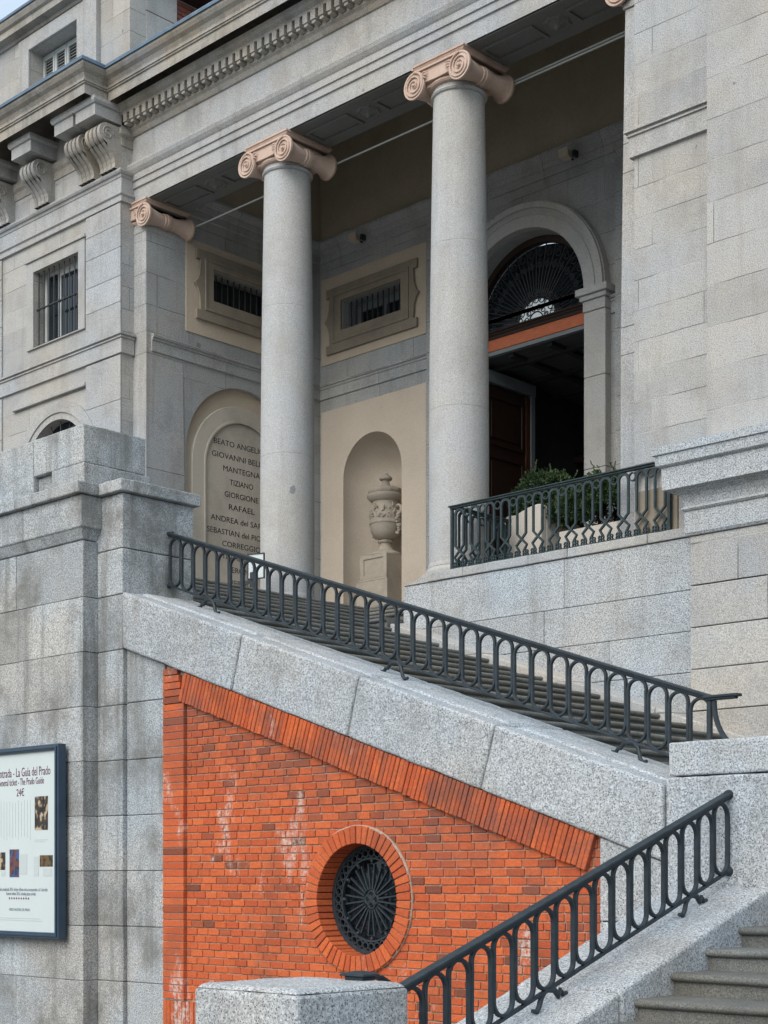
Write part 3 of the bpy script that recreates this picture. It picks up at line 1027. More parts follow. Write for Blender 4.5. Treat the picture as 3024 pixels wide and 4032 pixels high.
mb.build('lead_flashing', M['lead'], CRN2)

# ---- left wing
mb = MB()
holes = [rect(-25.02, -23.60, 11.40, 12.80), arch_loop(-24.3, 8.92, 1.0, 6.4), rect(-29.0, -27.6, 11.40, 12.80), arch_loop(-28.3, 8.92, 1.0, 6.4)]
mb.plate([(XL, 3.0), (WL - 0.0, 3.0), (WL - 0.0, 15.0), (XL, 15.0)], holes, 'y', WF, 0.28)
tag(mb.build('wall', M['granite_up'], BLD), 'front wall of the left wing')
mb = MB(); mb.box(XL, WL - 0.02, WF + 0.32, 20.5, 3.0, 15.0)
mb.build('wall_core', M['dark_in'], BLD)
for xa, xb in ((-23.37, WL), (-27.2, -26.09)):
    mb = MB()
    lv = [6.5, 7.35, 8.0, 8.62, 9.2, 9.9, 10.68]
    for i in range(len(lv) - 1):
        mb.box(xa, xb, WF - 0.035, WF - 0.003, lv[i] + 0.003, lv[i + 1] - 0.003, 0.08 * rnd())
    lv = [11.07, 11.6, 12.05, 12.55, 12.95, 13.32]
    for i in range(len(lv) - 1):
        mb.box(xa, xb, WF - 0.035, WF - 0.003, lv[i] + 0.003, lv[i + 1] - 0.003, 0.08 * rnd())
    mb.build('wall_strip', M['granite_plain'], BLD, bevel=0.006)
wing = [(XL, WF), (WL, WF), (WL, 16.868)]
STR = [(0, 10.70), (0.05, 10.705), (0.05, 10.96), (0.075, 10.965), (0.075, 10.985), (0.06, 10.99), (0.06, 11.005), (0.10, 11.015), (0.10, 11.05), (0, 11.065)]
mb = MB(); mb.cornice(wing, STR); mb.build('string_course', M['granite_plain'], BLD)
BAND = [(0, 13.33), (0.05, 13.335), (0.05, 13.43), (0.08, 13.45), (0.08, 13.475), (0.045, 13.48), (0.045, 13.74), (0.06, 13.75), (0.07, 13.79), (0.10, 13.80), (0.12, 13.83), (0.12, 13.86), (0, 13.88)]
mb = MB(); mb.cornice(wing, BAND); mb.build('architrave', M['granite_plain'], BLD)
mb = MB(); mb.cornice(wing, [(0, 14.30), (0.02, 14.31), (0.02, 14.45), (0.06, 14.50), (0.06, 14.6), (0, 14.61)]); mb.build('frieze_moulding', M['granite_corbel'], BLD)
mb = MB(); mb.box(WL - 0.3, WL - 0.002, WF + 0.001, 17.6, 13.88, 14.97); mb.build('frieze', M['granite_plain'], BLD)


def corbel(x0, w, xm0, xm1):
    """S-scroll console under a square mutule block"""
    mb = MB()
    def prof(k):
        out = [(0.0, 14.612)]
        for q in range(18):
            a = radians(95 - q * 11.5)
            out.append((0.31 * k + 0.165 * k * cos(a), 14.435 + 0.175 * sin(a)))
        out += [(0.375 * k, 14.26), (0.30 * k, 14.20), (0.225 * k, 14.13), (0.17 * k, 14.05), (0.145 * k, 13.97), (0.15 * k, 13.90), (0.17 * k, 13.882), (0.0, 13.882)]
        return [(WF - p, z) for p, z in out]
    mb.prism(prof(0.93), 'x', x0 + 0.01, x0 + w - 0.01)
    for q in range(4):
        xa = x0 + q * (w - 0.075) / 3
        mb.prism(prof(1.0), 'x', xa, xa + 0.075)
    # scroll boss on the visible flank
    pts = []
    for q in range(40):
        th = q / 39 * 3.6 * pi
        r = 0.125 * (1 - 0.78 * q / 39)
        pts.append((x0 + w + 0.004, WF - 0.30 + r * cos(th), 14.435 + r * sin(th)))
    mb.tube(pts, 0.012, 5)
    o = mb.build('corbel', M['granite_corbel'], BLD, bevel=0.006)
    mb = MB()
    mb.box(xm0, xm1, 16.07, WF + 0.1, 14.665, 14.86)
    mb.cornice([(xm0, WF), (xm0, 16.07), (xm1, 16.07), (xm1, WF)], [(0, 14.86), (0.03, 14.87), (0.05, 14.91), (0.05, 14.97)], closed_ends=True)
    mb.box(xm0 + .001, xm1 - .001, 16.08, WF + 0.1, 14.86, 14.969)
    mb.build('mutule', M['granite_plain'], o, bevel=0.006)


corbel(-22.78, 0.43, -22.92, -22.35)
corbel(-23.40, 0.43, -23.56, -23.0)
corbel(-24.80, 0.43, -24.92, -24.30)
corbel(-26.10, 0.43, -26.22, -25.60)
corbel(-27.40, 0.43, -27.52, -26.90)


# wing windows
def wing_window(cx):
    xa, xb, z0, z1 = cx - 0.71, cx + 0.71, 11.40, 12.80
    mb = MB()
    mb.plate(rect(xa - 0.22, xb + 0.20, z0 - 0.02, z1 + 0.24), [rect(xa, xb, z0 + 0.001, z1)], 'y', WF - 0.04, 0.037)
    mb.box(xa - 0.26, xb + 0.24, WF - 0.075, WF - 0.042, z1 + 0.2, z1 + 0.26)
    w = mb.build('window', M['granite_plain'], BLD, bevel=0.006)
    mb = MB()
    for i in range(9):
        u = xa + 0.06 + (xb - xa - 0.12) * i / 8
        mb.tube([(u, WF + 0.05, z0), (u, WF + 0.05, z1)], 0.013, 6)
        mb.lathe([(0.001, -0.035), (0.028, -0.02), (0.03, 0), (0.028, 0.02), (0.001, 0.035)], (u, WF + 0.05, 12.12), 8)
    mb.box(xa, xb, WF + 0.035, WF + 0.065, 12.11, 12.13)
    mb.box(xa, xb, WF + 0.03, WF + 0.06, z0 + 0.03, z0 + 0.05)
    mb.build('bars', M['iron_dark'], w)
    mb = MB()
    mb.plate(rect(xa, xb, z0, z1), [rect(xa + 0.07, cx - 0.28, z0 + 0.04, z1 - 0.05), rect(cx - 0.20, cx + 0.40, z0 + 0.08, z1 - 0.12), rect(cx + 0.46, xb - 0.03, z0 + 0.08, z1 - 0.12)], 'y', WF + 0.22, 0.04)
    mb.build('casement', M['white_paint'], w)
    mb = MB(); mb.box(xa, xb, WF + 0.25, WF + 0.26, z0, z1)
    mb.build('pane', M['glass'], w)


def arched_window(cx):
    mb = MB()
    mb.plate(arch_loop(cx, 8.9, 1.35, 6.5), [arch_loop(cx, 8.9, 1.14, 6.501)], 'y', WF - 0.06, 0.058)
    mb.plate(arch_loop(cx, 8.91, 1.14, 6.502), [arch_loop(cx, 8.92, 1.0, 6.503)], 'y', WF - 0.035, 0.033)
    w = mb.build('arched_window', M['granite_plain'], BLD, bevel=0.008)
    mb = MB()
    for i in range(1, 10):
        a = pi * i / 10
        mb.tube([(cx, WF + 0.08, 8.92), (cx + 1.0 * cos(a), WF + 0.08, 8.92 + 1.0 * sin(a))], 0.012, 5)
    mb.tube([(cx + 0.5 * cos(pi * i / 20), WF + 0.08, 8.92 + 0.5 * sin(pi * i / 20)) for i in range(21)], 0.012, 5)
    mb.box(cx - 1.0, cx + 1.0, WF + 0.06, WF + 0.1, 8.86, 8.92)
    mb.build('grille', M['iron_dark'], w)
    mb = MB(); mb.box(cx - 1.0, cx + 1.0, WF + 0.18, WF + 0.2, 6.5, 10.0)
    mb.build('pane', M['glass'], w)
    mb = MB(); mb.box(cx - 1.39, cx + 0.93, WF - 0.07, WF - 0.003, 10.34, 10.42)
    mb.build('label_moulding', M['granite_plain'], w, bevel=0.012)


wing_window(-24.31); arched_window(-24.3)

# ---- attic storey above the left wing
AY = 17.0
mb = MB()
mb.plate([(XL, 15.4), (-22.6, 15.4), (-22.6, 17.75), (XL, 17.75)], [rect(-25.69, -24.13, 15.9, 17.30)], 'y', AY, 0.35)
ATT = mb.build('attic_wall', M['granite_up'], BLD)
mb = MB()
z = 15.4; k = 0
while z < 17.7:
    mb.box(-22.95, -22.6 + 0.012, 17.352 + (0.0), 18.05 - 0.2 * (k % 2) * 0, z + 0.004, z + 0.54, 0.07 * rnd())
    z += 0.55; k += 1
mb.build('attic_quoin', M['granite_plain'], ATT, bevel=0.006)
mb = MB()
rows = int((17.55 - 15.5) / 0.085)
for r in range(rows):
    z = 15.5 + r * 0.085; y = 18.06 - (0.12 if r % 2 else 0)
    while y < 22.5:
        y0 = max(y, 18.06)
        mb.box(-22.75, -22.62 + 0.003 * rnd(), y0, y + 0.235, z, z + 0.07, random.random(), 0.3 * random.random())
        y += 0.25
mb.build('attic_brickwork', M['brick_old'], ATT)
mb = MB(); mb.box(-22.95, -22.64, 18.06, 22.6, 15.4, 17.6); mb.build('mortar_bed', M['mortar'], ATT)
mb = MB()
mb.plate(rect(-26.03, -23.90, 15.5, 17.56), [rect(-25.69, -24.13, 15.9, 17.30)], 'y', AY - 0.06, 0.057)
mb.box(-23.88, -23.47, AY - 0.10, AY - 0.003, 15.5, 17.56)
AW = mb.build('attic_window', M['granite_plain'], ATT, bevel=0.01)
for i in range(4):
    x0 = -25.685 + i * 0.39; x1 = x0 + 0.375
    mb = MB()
    sy = AY + 0.27
    for (a, b_) in ((x0, x0 + 0.055), (x1 - 0.055, x1)): mb.box(a, b_, sy, sy + 0.04, 15.9, 17.28)
    for (a, b_) in ((15.9, 16.0), (17.19, 17.28)): mb.box(x0 + 0.055, x1 - 0.055, sy + .002, sy + .038, a, b_)
    z = 16.02
    while z < 17.17:
        mb.hexa([(x0 + .055, sy + .005, z - .010), (x1 - .055, sy + .005, z - .010), (x1 - .055, sy + .035, z + .016), (x0 + .055, sy + .035, z + .016),
                 (x0 + .055, sy + .005, z - .002), (x1 - .055, sy + .005, z - .002), (x1 - .055, sy + .035, z + .024), (x0 + .055, sy + .035, z + .024)])
        z += 0.056
    s = mb.build('shutter', M['white_paint'], AW)
mb = MB(); mb.box(-25.68, -24.14, AY + 0.335, AY + 0.345, 15.9, 17.3); mb.build('pane', M['dark_in'], AW)
mb = MB()
mb.cornice([(XL, AY), (-22.6, AY), (-22.6, 18.04)], [(0, 17.60), (0.04, 17.61), (0.06, 17.66), (0.20, 17.68), (0.20, 17.80), (0.25, 17.83), (0.29, 17.90), (0.29, 17.93), (0, 17.93)])
mb.build('attic_cornice', M['granite_corbel'], ATT)
mb = MB()
mb.cornice([(XL, AY), (-22.6, AY), (-22.6, 18.04)], [(0.29, 17.932), (0.32, 17.935), (0.32, 17.98), (0, 18.1), (0, 17.932)])
mb.build('lead_flashing', M['lead'], ATT)
mb = MB(); mb.box(-23.0, -21.9, 18.06, 22.6, 17.56, 17.66); mb.box(XL, -23.0, 17.4, 22.6, 17.6, 17.75)
mb.build('eave', M['wood_dark'], ATT)
mb = MB(); mb.box(-22.5, -2, 17.6, 22.5, 15.91, 16.0); mb.build('roof', M['lead'], BLD)

# ---- right wing and its moulded podium
mb = MB(); mb.box(WR, -10.39, WF, 21.0, 5.9, 14.9)
tag(mb.build('wall', M['granite_up'], BLD), 'front wall of the right wing beside the porch')
mb = MB(); mb.box(-10.39, XR, 16.40, 21.0, 6.7, 14.9)
tag(mb.build('wall', M['granite_right'], BLD), 'projecting wall at the right edge of the photo')
mb = MB(); mb.cornice([(WR, 16.9), (WR, WF), (-10.393, WF)], STR); mb.build('string_course', M['granite_plain'], BLD)
mb = MB(); mb.cornice([(WR, 16.9), (WR, WF), (-10.39, WF), (-10.39, 16.4), (XR, 16.4)], BAND); mb.build('architrave', M['granite_plain'], BLD)
mb = MB()
k = 0
for z0, z1 in ((0.0, 0.6), (0.6, 1.1), (1.1, 1.6), (1.6, 2.1), (2.1, 2.6), (2.6, 3.08), (3.08, 3.585), (3.585, 4.09), (4.09, 4.595), (4.595, 5.1), (5.1, 5.70)):
    cuts = [-10.56, -9.2 + (0.6 if k % 2 else 0), -7.2, -5, XR]
    for i in range(len(cuts) - 1):
        mb.box(cuts[i] + (0.004 if i else 0), cuts[i + 1] - 0.004, 16.30 + 0.004 * rnd(), 17.2, z0 + 0.004, z1 - 0.004, 0.09 * rnd())
    k += 1
tag(mb.build('podium_wall', M['granite_terrace'], BLD, bevel=0.01), 'podium of the right wing')
mb = MB()
mb.cornice([(-10.56, 16.6), (-10.56, 16.30), (XR, 16.30)],
           [(0, 5.70), (0.03, 5.705), (0.05, 5.735), (0.05, 5.99), (0.07, 6.0), (0.09, 6.02), (0.05, 6.06), (0.065, 6.13), (0.10, 6.19), (0.16, 6.225), (0.16, 6.235), (0.24, 6.25), (0.25, 6.51), (0.28, 6.525), (0.30, 6.54),
            (0.31, 6.655), (0.335, 6.665), (0.335, 6.76), (0.10, 6.82), (-0.3, 6.82), (-0.3, 5.70)])
mb.build('podium_moulding', M['granite_block'], BLD, bevel=0.008)

# ================================================================ staircase
ST = thing('granite_staircase', (-11.0, 12.0, 0.0),
           'worn grey granite stairs with sloping parapet blocks climbing to the porch', 'staircase')
RISE, TREAD = 0.1545, 0.4525
XT, YT, ZT = -17.75, 18.0, HZ         # corner of the topmost step


def nose(u_face, z, sgn):
    """bullnosed step section in (u, z); sgn = direction the riser faces"""
    f = lambda d: u_face + sgn * d
    return [(f(-0.52), z - 0.175), (f(0.0), z - 0.175), (f(0.0), z - 0.062), (f(0.022), z - 0.056), (f(0.04), z - 0.043), (f(0.045), z - 0.028), (f(0.04), z - 0.012), (f(0.025), z - 0.002), (f(0.0), z), (f(-0.52), z)]


def worn_step(mb, u_face, z, sgn, axis, a, b_, tone, seed):
    rs = random.Random(seed)
    n = max(3, int((b_ - a) / 0.14))
    sec = nose(u_face, z, sgn)
    m = len(sec); base = len(mb.v)
    ph = [rs.uniform(0, 6.28) for _ in range(4)]
    for i in range(n + 1):
        w = a + (b_ - a) * i / n
        d = 0.006 * sin(w * 1.3 + ph[0]) + 0.004 * sin(w * 3.7 + ph[1]) + 0.003 * rs.uniform(-1, 1)
        dz = 0.005 * sin(w * 1.1 + ph[2]) + 0.002 * rs.uniform(-1, 1)
        if rs.random() < 0.07: d -= 0.014; dz -= 0.004
        for j, (u, zz) in enumerate(sec):
            k = 1.0 if 2 <= j <= m - 2 else 0.0
            p = (u + sgn * d * k, zz + dz * k)
            mb.v.append((p[0], w, p[1]) if axis == 'y' else (w, p[0], p[1]))
    for i in range(n):
        t = tone + 0.05 * rs.uniform(-1, 1)
        for j in range(m):
            q = (j + 1) % m
            mb.face([base + m * i + j, base + m * i + q, base + m * (i + 1) + q, base + m * (i + 1) + j], t)
    mb.face([base + j for j in range(m)][::-1], tone)
    mb.face([base + m * n + j for j in range(m)], tone)


for k in range(24):
    xk, yk, zk = XT + TREAD * k, YT - TREAD * k, ZT - RISE * k
    tn = 0.16 * rnd()
    mb = MB()
    wrap = xk < -15.55 and yk > 15.2
    yend = yk if wrap else 16.24
    ys = 11.82
    worn_step(mb, xk, zk, 1, 'y', ys, yend, tn, 100 + k)
    if wrap:
        xe = -15.52
        worn_step(mb, yk, zk, -1, 'x', xk + 0.001, xe, tn, 200 + k)
        mb.box(xk - 0.52, xk, yk + 0.001, yk + 0.52, zk - 0.17, zk - 0.0005, tn)
    mb.build('step', M['granite_step'], ST, smooth=True, angle=50)
mb = MB()
mb.box(-24.0, XT - 0.521, 11.82, YT + 0.52, 5.5, HZ - 0.001)
mb.box(-24.0, -11.4, YT + 0.521, 21.08, 5.5, HZ - 0.0015)
mb.box(-15.5, -11.4, 17.1, YT + 0.519, 5.5, HZ - 0.03)
mb.build('porch_floor', M['granite_plain'], ST)
mb = MB(); mb.box(-7.27, -2.0, 13.2, 16.3, 1.0, 2.22); mb.box(-7.27, -6.25, 11.76, 13.2, 1.0, 2.22)
mb.build('landing', M['granite_step'], ST)

# sloping parapet of the upper flight, laid in long blocks
zt = lambda x: 4.811 - 0.3414 * (x + 14.436)
zb = lambda x: 3.935 - 0.3400 * (x + 13.772)
cuts = [(-14.46, -14.46), (-12.42, -12.585), (-10.71, -10.875), (-9.005, -9.18), (-7.235, -7.235)]
for i in range(4):
    (t0, b0), (t1, b1) = cuts[i], cuts[i + 1]
    g = 0.006
    t0 += g if i else 0; b0 += g if i else 0
    t1 -= g if i < 3 else 0; b1 -= g if i < 3 else 0
    mb = MB()
    e = 0.006 * rnd()
    zl0 = zb(b0); zl1 = zb(b1)
    mb.hexa([(b0, 10.77 + e, zl0), (b1, 10.77 + e, zl1), (b1, 11.81, zl1), (b0, 11.81, zl0),
             (t0, 10.77 + e, zt(t0) - 0.015), (t1, 10.77 + e, zt(t1) - 0.015), (t1, 11.81, zt(t1) + 0.01), (t0, 11.81, zt(t0) + 0.01)], 0.07 * rnd())
    # worn, slightly swelling top
    mb.hexa([(t0 + .001, 11.0, zt(t0) - 0.05), (t1 - .001, 11.0, zt(t1) - 0.05), (t1 - .001, 11.8, zt(t1) - 0.05), (t0 + .001, 11.8, zt(t0) - 0.05),
             (t0 + .06, 11.02, zt(t0 + .06) + 0.012), (t1 - .06, 11.02, zt(t1 - .06) + 0.012), (t1 - .06, 11.74, zt(t1 - .06) + 0.022), (t0 + .06, 11.74, zt(t0 + .06) + 0.022)], 0.05)
    worn(mb.build('parapet_block', M['granite_block'], ST, bevel=0.03, seg=3), 0.02, 4)
# keep the core clear of the round window
mb = MB()
for xa, xb in ((-14.40, -11.7), (-9.9, -7.3)):
    mb.hexa([(xa, 11.20, 0.0), (xb, 11.20, 0.0), (xb, 11.78, 0.0), (xa, 11.78, 0.0),
             (xa, 11.20, zt(xa) - 0.1), (xb, 11.20, zt(xb) - 0.1), (xb, 11.78, zt(xb) - 0.1), (xa, 11.78, zt(xa) - 0.1)])
mb.hexa([(-11.7, 11.20, 2.3), (-9.9, 11.20, 2.3), (-9.9, 11.78, 2.3), (-11.7, 11.78, 2.3),
         (-11.7, 11.20, zt(-11.7) - 0.1), (-9.9, 11.20, zt(-9.9) - 0.1), (-9.9, 11.78, zt(-9.9) - 0.1), (-11.7, 11.78, zt(-11.7) - 0.1)])
mb.box(-14.4, -7.3, 11.5, 11.78, 0.0, 2.29)
for i in range(3):
    (t0, b0) = cuts[i + 1]
    mb.hexa([(b0 - .03, 10.795, zb(b0) + .01), (b0 + .03, 10.795, zb(b0) + .01), (b0 + .03, 11.6, zb(b0) + .01), (b0 - .03, 11.6, zb(b0) + .01),
             (t0 - .03, 10.795, zt(t0) - .05), (t0 + .03, 10.795, zt(t0) - .05), (t0 + .03, 11.6, zt(t0) - .05), (t0 - .03, 11.6, zt(t0) - .05)])
mb.build('core', M['dark_joint'], ST)

# quoins that frame the brick panel
mb = MB()
lv = [-0.3, 0.41, 1.035, 1.66, 2.285, 2.91, 3.55]
for i in range(6):
    mb.box(-14.455, -13.77, 10.83 + 0.004 * rnd(), 11.5, lv[i] + 0.0025, lv[i + 1] - 0.0025, 0.10 * rnd())
mb.hexa([(-14.455, 10.83, 3.555), (-13.77, 10.83, 3.555), (-13.77, 11.5, 3.555), (-14.455, 11.5, 3.555),
         (-14.455, 10.83, zb(-14.455) - 0.006), (-13.77, 10.83, zb(-13.77) - 0.006), (-13.77, 11.5, zb(-13.77) - 0.006), (-14.455, 11.5, zb(-14.455) - 0.006)])
mb.build('quoin', M['granite_pier'], ST, bevel=0.01)
mb = MB()
mb.box(-7.885, -7.235, 10.80, 11.5, -0.3, 1.215, 0.02)
mb.hexa([(-7.885, 10.80, 1.223), (-7.235, 10.80, 1.223), (-7.235, 11.5, 1.223), (-7.885, 11.5, 1.223),
         (-7.885, 10.80, zb(-7.885) - .006), (-7.235, 10.80, zb(-7.235) - .006), (-7.235, 11.5, zb(-7.235) - .006), (-7.885, 11.5, zb(-7.885) - .006)], -0.03)
mb.build('quoin', M['granite_block'], ST, bevel=0.012)

# newel blocks
mb = MB()
mb.box(-7.22, -6.25, 10.78, 11.75, 1.40, 2.395, -0.03)
mb.box(-7.20, -6.25, 10.79, 11.74, 2.405, 2.68, 0.05)
worn(mb.build('newel_block', M['granite_block'], ST, bevel=0.018, seg=2), 0.012, 4)
mb = MB()
mb.box(-7.13, -6.25, 5.82, 6.70, -0.30, 0.955)
mb.hexa([(-7.13, 5.82, 0.955), (-6.25, 5.82, 0.955), (-6.25, 6.70, 0.955), (-7.13, 6.70, 0.955),
         (-7.09, 5.86, 0.985), (-6.29, 5.86, 0.985), (-6.29, 6.66, 0.985), (-7.09, 6.66, 0.985)])
bm_ = worn(mb.build('newel_block', M['granite_block'], ST, bevel=0.02, seg=2), 0.012, 4)
bm_['label'] = 'big square block at the foot of the lower railing'

# lower flight: sloping parapet and steps
zl = lambda y: 1.52 - 0.351 * (10.78 - y)
ycut = [6.70, 8.80, 10.775]
for i in range(2):
    a, b_ = ycut[i] + (0.006 if i else 0.002), ycut[i + 1] - 0.006
    mb = MB()
    mb.hexa([(-7.16, a, -0.3), (-6.25, a, -0.3), (-6.25, b_, -0.3), (-7.16, b_, -0.3),
             (-7.16, a, zl(a)), (-6.25, a, zl(a)), (-6.25, b_, zl(b_)), (-7.16, b_, zl(b_))], 0.05 * (1 - 2 * i))
    worn(mb.build('parapet_block', M['granite_block'], ST, bevel=0.03, seg=3), 0.02, 4)
for k in range(-2, 15):
    zk = 0.153 * (k + 1); yk = 7.17 + 0.4525 * k
    if zk > 2.3: break
    mb = MB(); tn = 0.15 * rnd()
    worn_step(mb, yk, zk, -1, 'x', -6.248, -4.4, tn, 300 + k)
    worn_step(mb, yk, zk, -1, 'x', -4.395, -2.0, tn + 0.06 * rnd(), 330 + k)
    mb.build('step', M['granite_step'], ST, smooth=True, angle=50)

# ================================================================ terrace wall behind the stairs
TW = thing('terrace_wall', (-13.0, 16.5, 0.0), 'grey granite terrace wall behind the stairs carrying the straight balcony railing', 'wall')
mb = MB()
lv = [0.0, 1.1, 1.6, 2.1, 2.6, 3.08, 3.585, 4.09, 4.595, 5.10, 5.745]
J = [[-13.6, -11.9], [-12.95, -11.4], [-14.2, -12.6], [-13.55], [-13.0, -11.3], [-14.1, -12.3], [-14.45, -12.35], [-13.4, -11.9], [-12.95], [-14.95, -12.62]]
for i in range(len(lv) - 1):
    xs = [-15.5] + J[i] + [-10.563]
    for j in range(len(xs) - 1):
        mb.box(xs[j] + (0.003 if j else 0), xs[j + 1] - 0.003, 16.5 + 0.003 * rnd(), 17.09, lv[i] + 0.003, lv[i + 1] - 0.003, 0.08 * rnd())
mb.build('wall', M['granite_block'], TW, bevel=0.008)
mb = MB()
xs = [-15.0, -14.35, -13.2, -12.55, -11.3, -10.57]
for j in range(len(xs) - 1):
    mb.box(xs[j] + 0.004, xs[j + 1] - 0.004, 16.47, 17.085, 5.75, 5.87, 0.09 * rnd())
worn(mb.build('coping', M['granite_plain'], TW, bevel=0.012), 0.014, 3)
mb = MB()
mb.prism([(-15.49, 5.7465), (-15.0, 5.7465), (-15.0, 5.865), (-15.12, 5.855), (-15.24, 5.80), (-15.40, 5.765)], 'y', 16.485, 17.08)
mb.build('coping_end', M['granite_plain'], TW, bevel=0.012)
zn = lambda x: ZT - RISE / TREAD * (x - XT)
mb = MB()
mb.hexa([(-15.48, 16.2, zn(-15.48) - 0.9), (-9.62, 16.2, zn(-9.62) - 0.9), (-9.62, 16.495, zn(-9.62) - 0.9), (-15.48, 16.495, zn(-15.48) - 0.9),
         (-15.48, 16.2, zn(-15.48) + 0.06), (-9.62, 16.2, zn(-9.62) + 0.06), (-9.62, 16.495, zn(-9.62) + 0.10), (-15.48, 16.495, zn(-15.48) + 0.10)])
mb.build('sloping_skirting', M['granite_terrace'], TW, bevel=0.02)
mb = MB(); mb.box(-15.48, -10.57, 16.6, 17.07, 0.1, 5.74); mb.build('core', M['dark_joint'], TW)

# ================================================================ left corner pier
PR = thing('corner_pier', (-16.0, 11.2, 0.0), 'stained granite corner pier with stepped parapet, left of the brick wall, behind the poster board', 'stone pier')
mb = MB()
ashlar(mb, -20.0, -14.94, 10.58, 11.79, -0.30, 5.43, 0.625, [[-18.2, -16.30], [-17.6, -16.08]], zoff=0.085, tone=0.20, gap=0.005, jit=0.007)
worn(mb.build('pier_wall', M['granite_pier'], PR, bevel=0.006), 0.008, 3)
mb = MB(); mb.box(-19.9, -14.97, 10.62, 11.75, -0.3, 5.4); mb.box(-14.95, -14.50, 10.81, 11.75, -0.3, 5.9); mb.build('core', M['dark_joint'], PR)
mb = MB()
ashlar(mb, -14.935, -14.46, 10.775, 11.80, -0.30, 5.30, 0.625, [[]], zoff=0.085, tone=0.16, gap=0.005)
mb.box(-14.935, -14.46, 10.775, 11.80, 5.308, 5.925, 0.04)
mb.build('pier_return', M['granite_pier'], PR, bevel=0.012)
mb = MB()
mb.cornice([(-20.0, 10.58), (-14.94, 10.58), (-14.94, 10.776)], [(0, 5.435), (0.015, 5.44), (0.07, 5.55), (0.09, 5.565), (0.09, 5.925), (-0.3, 5.925), (-0.3, 5.435)])
mb.build('fascia', M['granite_pier'], PR, bevel=0.01)
mb = MB()
mb.box(-20.0, -16.1, 10.42, 11.75, 5.93, 6.065, 0.03)
mb.box(-16.09, -14.82, 10.42, 11.75, 5.93, 6.065, -0.03)
mb.box(-14.815, -14.39, 10.70, 11.86, 5.93, 6.07, 0.06)
worn(mb.build('coping', M['granite_pier'], PR, bevel=0.015), 0.016, 4)
mb = MB()
mb.box(-20.0, -16.02, 10.63, 11.5, 6.07, 6.775, 0.05)
mb.box(-16.01, -15.0, 10.63, 11.52, 6.34, 6.78, 0.08)
mb.box(-15.62, -14.985, 10.62, 11.58, 6.07, 6.335, 0.02)
mb.box(-16.01, -15.63, 10.70, 11.5, 6.07, 6.335, -0.12)
worn(mb.build('parapet', M['granite_pier'], PR, bevel=0.014), 0.016, 4)

# ================================================================ brick wall with the round window
BW = thing('brick_wall', (-10.8, 10.84, 0.0), 'orange red brick wall under the sloping stair parapet, with a round barred window', 'wall')
OX, OZ, RO, RI = -10.78, 1.37, 0.715, 0.545
CO = 0.0785


def brick_tone(x, z):
    t = random.random()
    b = 0.0
    q = random.random()
    if q > 0.93: b = 0.75 * random.random() + 0.2
    # older, darker firing up in the band below the parapet
    d = zb(x) - z
    if d < 1.0 and random.random() < 0.35 * (1 - d): b = max(b, 0.35 + 0.4 * random.random())
    return t, b


mb = MB()
r = 0; z = 0.26
while z < 3.9:
    off = -13.405 - (0.0 if r % 2 else 0.097) - 0.02 * random.random()
    x = off; first = True
    while x < -7.89:
        L = 0.190 + 0.012 * rnd()
        if random.random() < 0.12: L = 0.24
        x0, x1 = max(x, -13.405), min(x + L, -7.889)
        if x1 - x0 > 0.03 and z + CO < zb((x0 + x1) / 2) + 0.05:
            t, b = brick_tone((x0 + x1) / 2, z)
            segs = [(x0, x1)]
            dz = 0 if z < OZ < z + CO else min(abs(z - OZ), abs(z + CO - OZ))
            if dz < 0.655:
                h = sqrt(0.655 ** 2 - dz * dz)
                segs = [s for s in ((x0, min(x1, OX - h)), (max(x0, OX + h), x1)) if s[1] - s[0] > 0.015]
            for (a, c) in segs:
                y = 10.842 + 0.004 * rnd()
                e1, e2 = 0.0022 * rnd(), 0.0022 * rnd()
                mb.hexa([(a + 0.006, y, z + 0.006 + e1), (c - 0.006, y, z + 0.006 + e2), (c - 0.006, 10.95, z + 0.006), (a + 0.006, 10.95, z + 0.006),
                         (a + 0.006, y, z + CO - 0.006 + e2), (c - 0.006, y, z + CO - 0.006 + e1), (c - 0.006, 10.95, z + CO - 0.006), (a + 0.006, 10.95, z + CO - 0.006)], t, b)
        x += L + 0.0
    z += CO; r += 1
BR = mb.build('brickwork', M['brick'], BW, bevel=0.004, seg=1)
# foot course of bricks on end, side strip
mb = MB()
x = -13.77
while x < -7.9:
    mb.box(x + 0.004, x + 0.062, 10.80 + 0.003 * rnd(), 10.95, -0.05, 0.245, random.random(), 0.3 * random.random())
    x += 0.066
mb.build('foot_course', M['brick'], BW, bevel=0.004, seg=1)
mb = MB()
z = 0.26; r = 0
while z < 3.80:
    t, b = brick_tone(-13.6, z)
    xr = -13.41
    if z > 3.42: xr = -13.41 - (z - 3.42) * 0.30
    mb.box(-13.766 + 0.001 * rnd(), xr + 0.001 * rnd(), 10.800 + 0.0015 * rnd(), 10.93, z + 0.004, z + CO - 0.004, t, b)
    z += CO
BS = mb.build('brick_strip', M['brick'], BW, bevel=0.004, seg=1)
mb = MB(); mb.box(-13.763, -13.415, 10.808, 10.92, 0.25, 3.45); mb.build('mortar_bed', M['dark_joint'], BS)
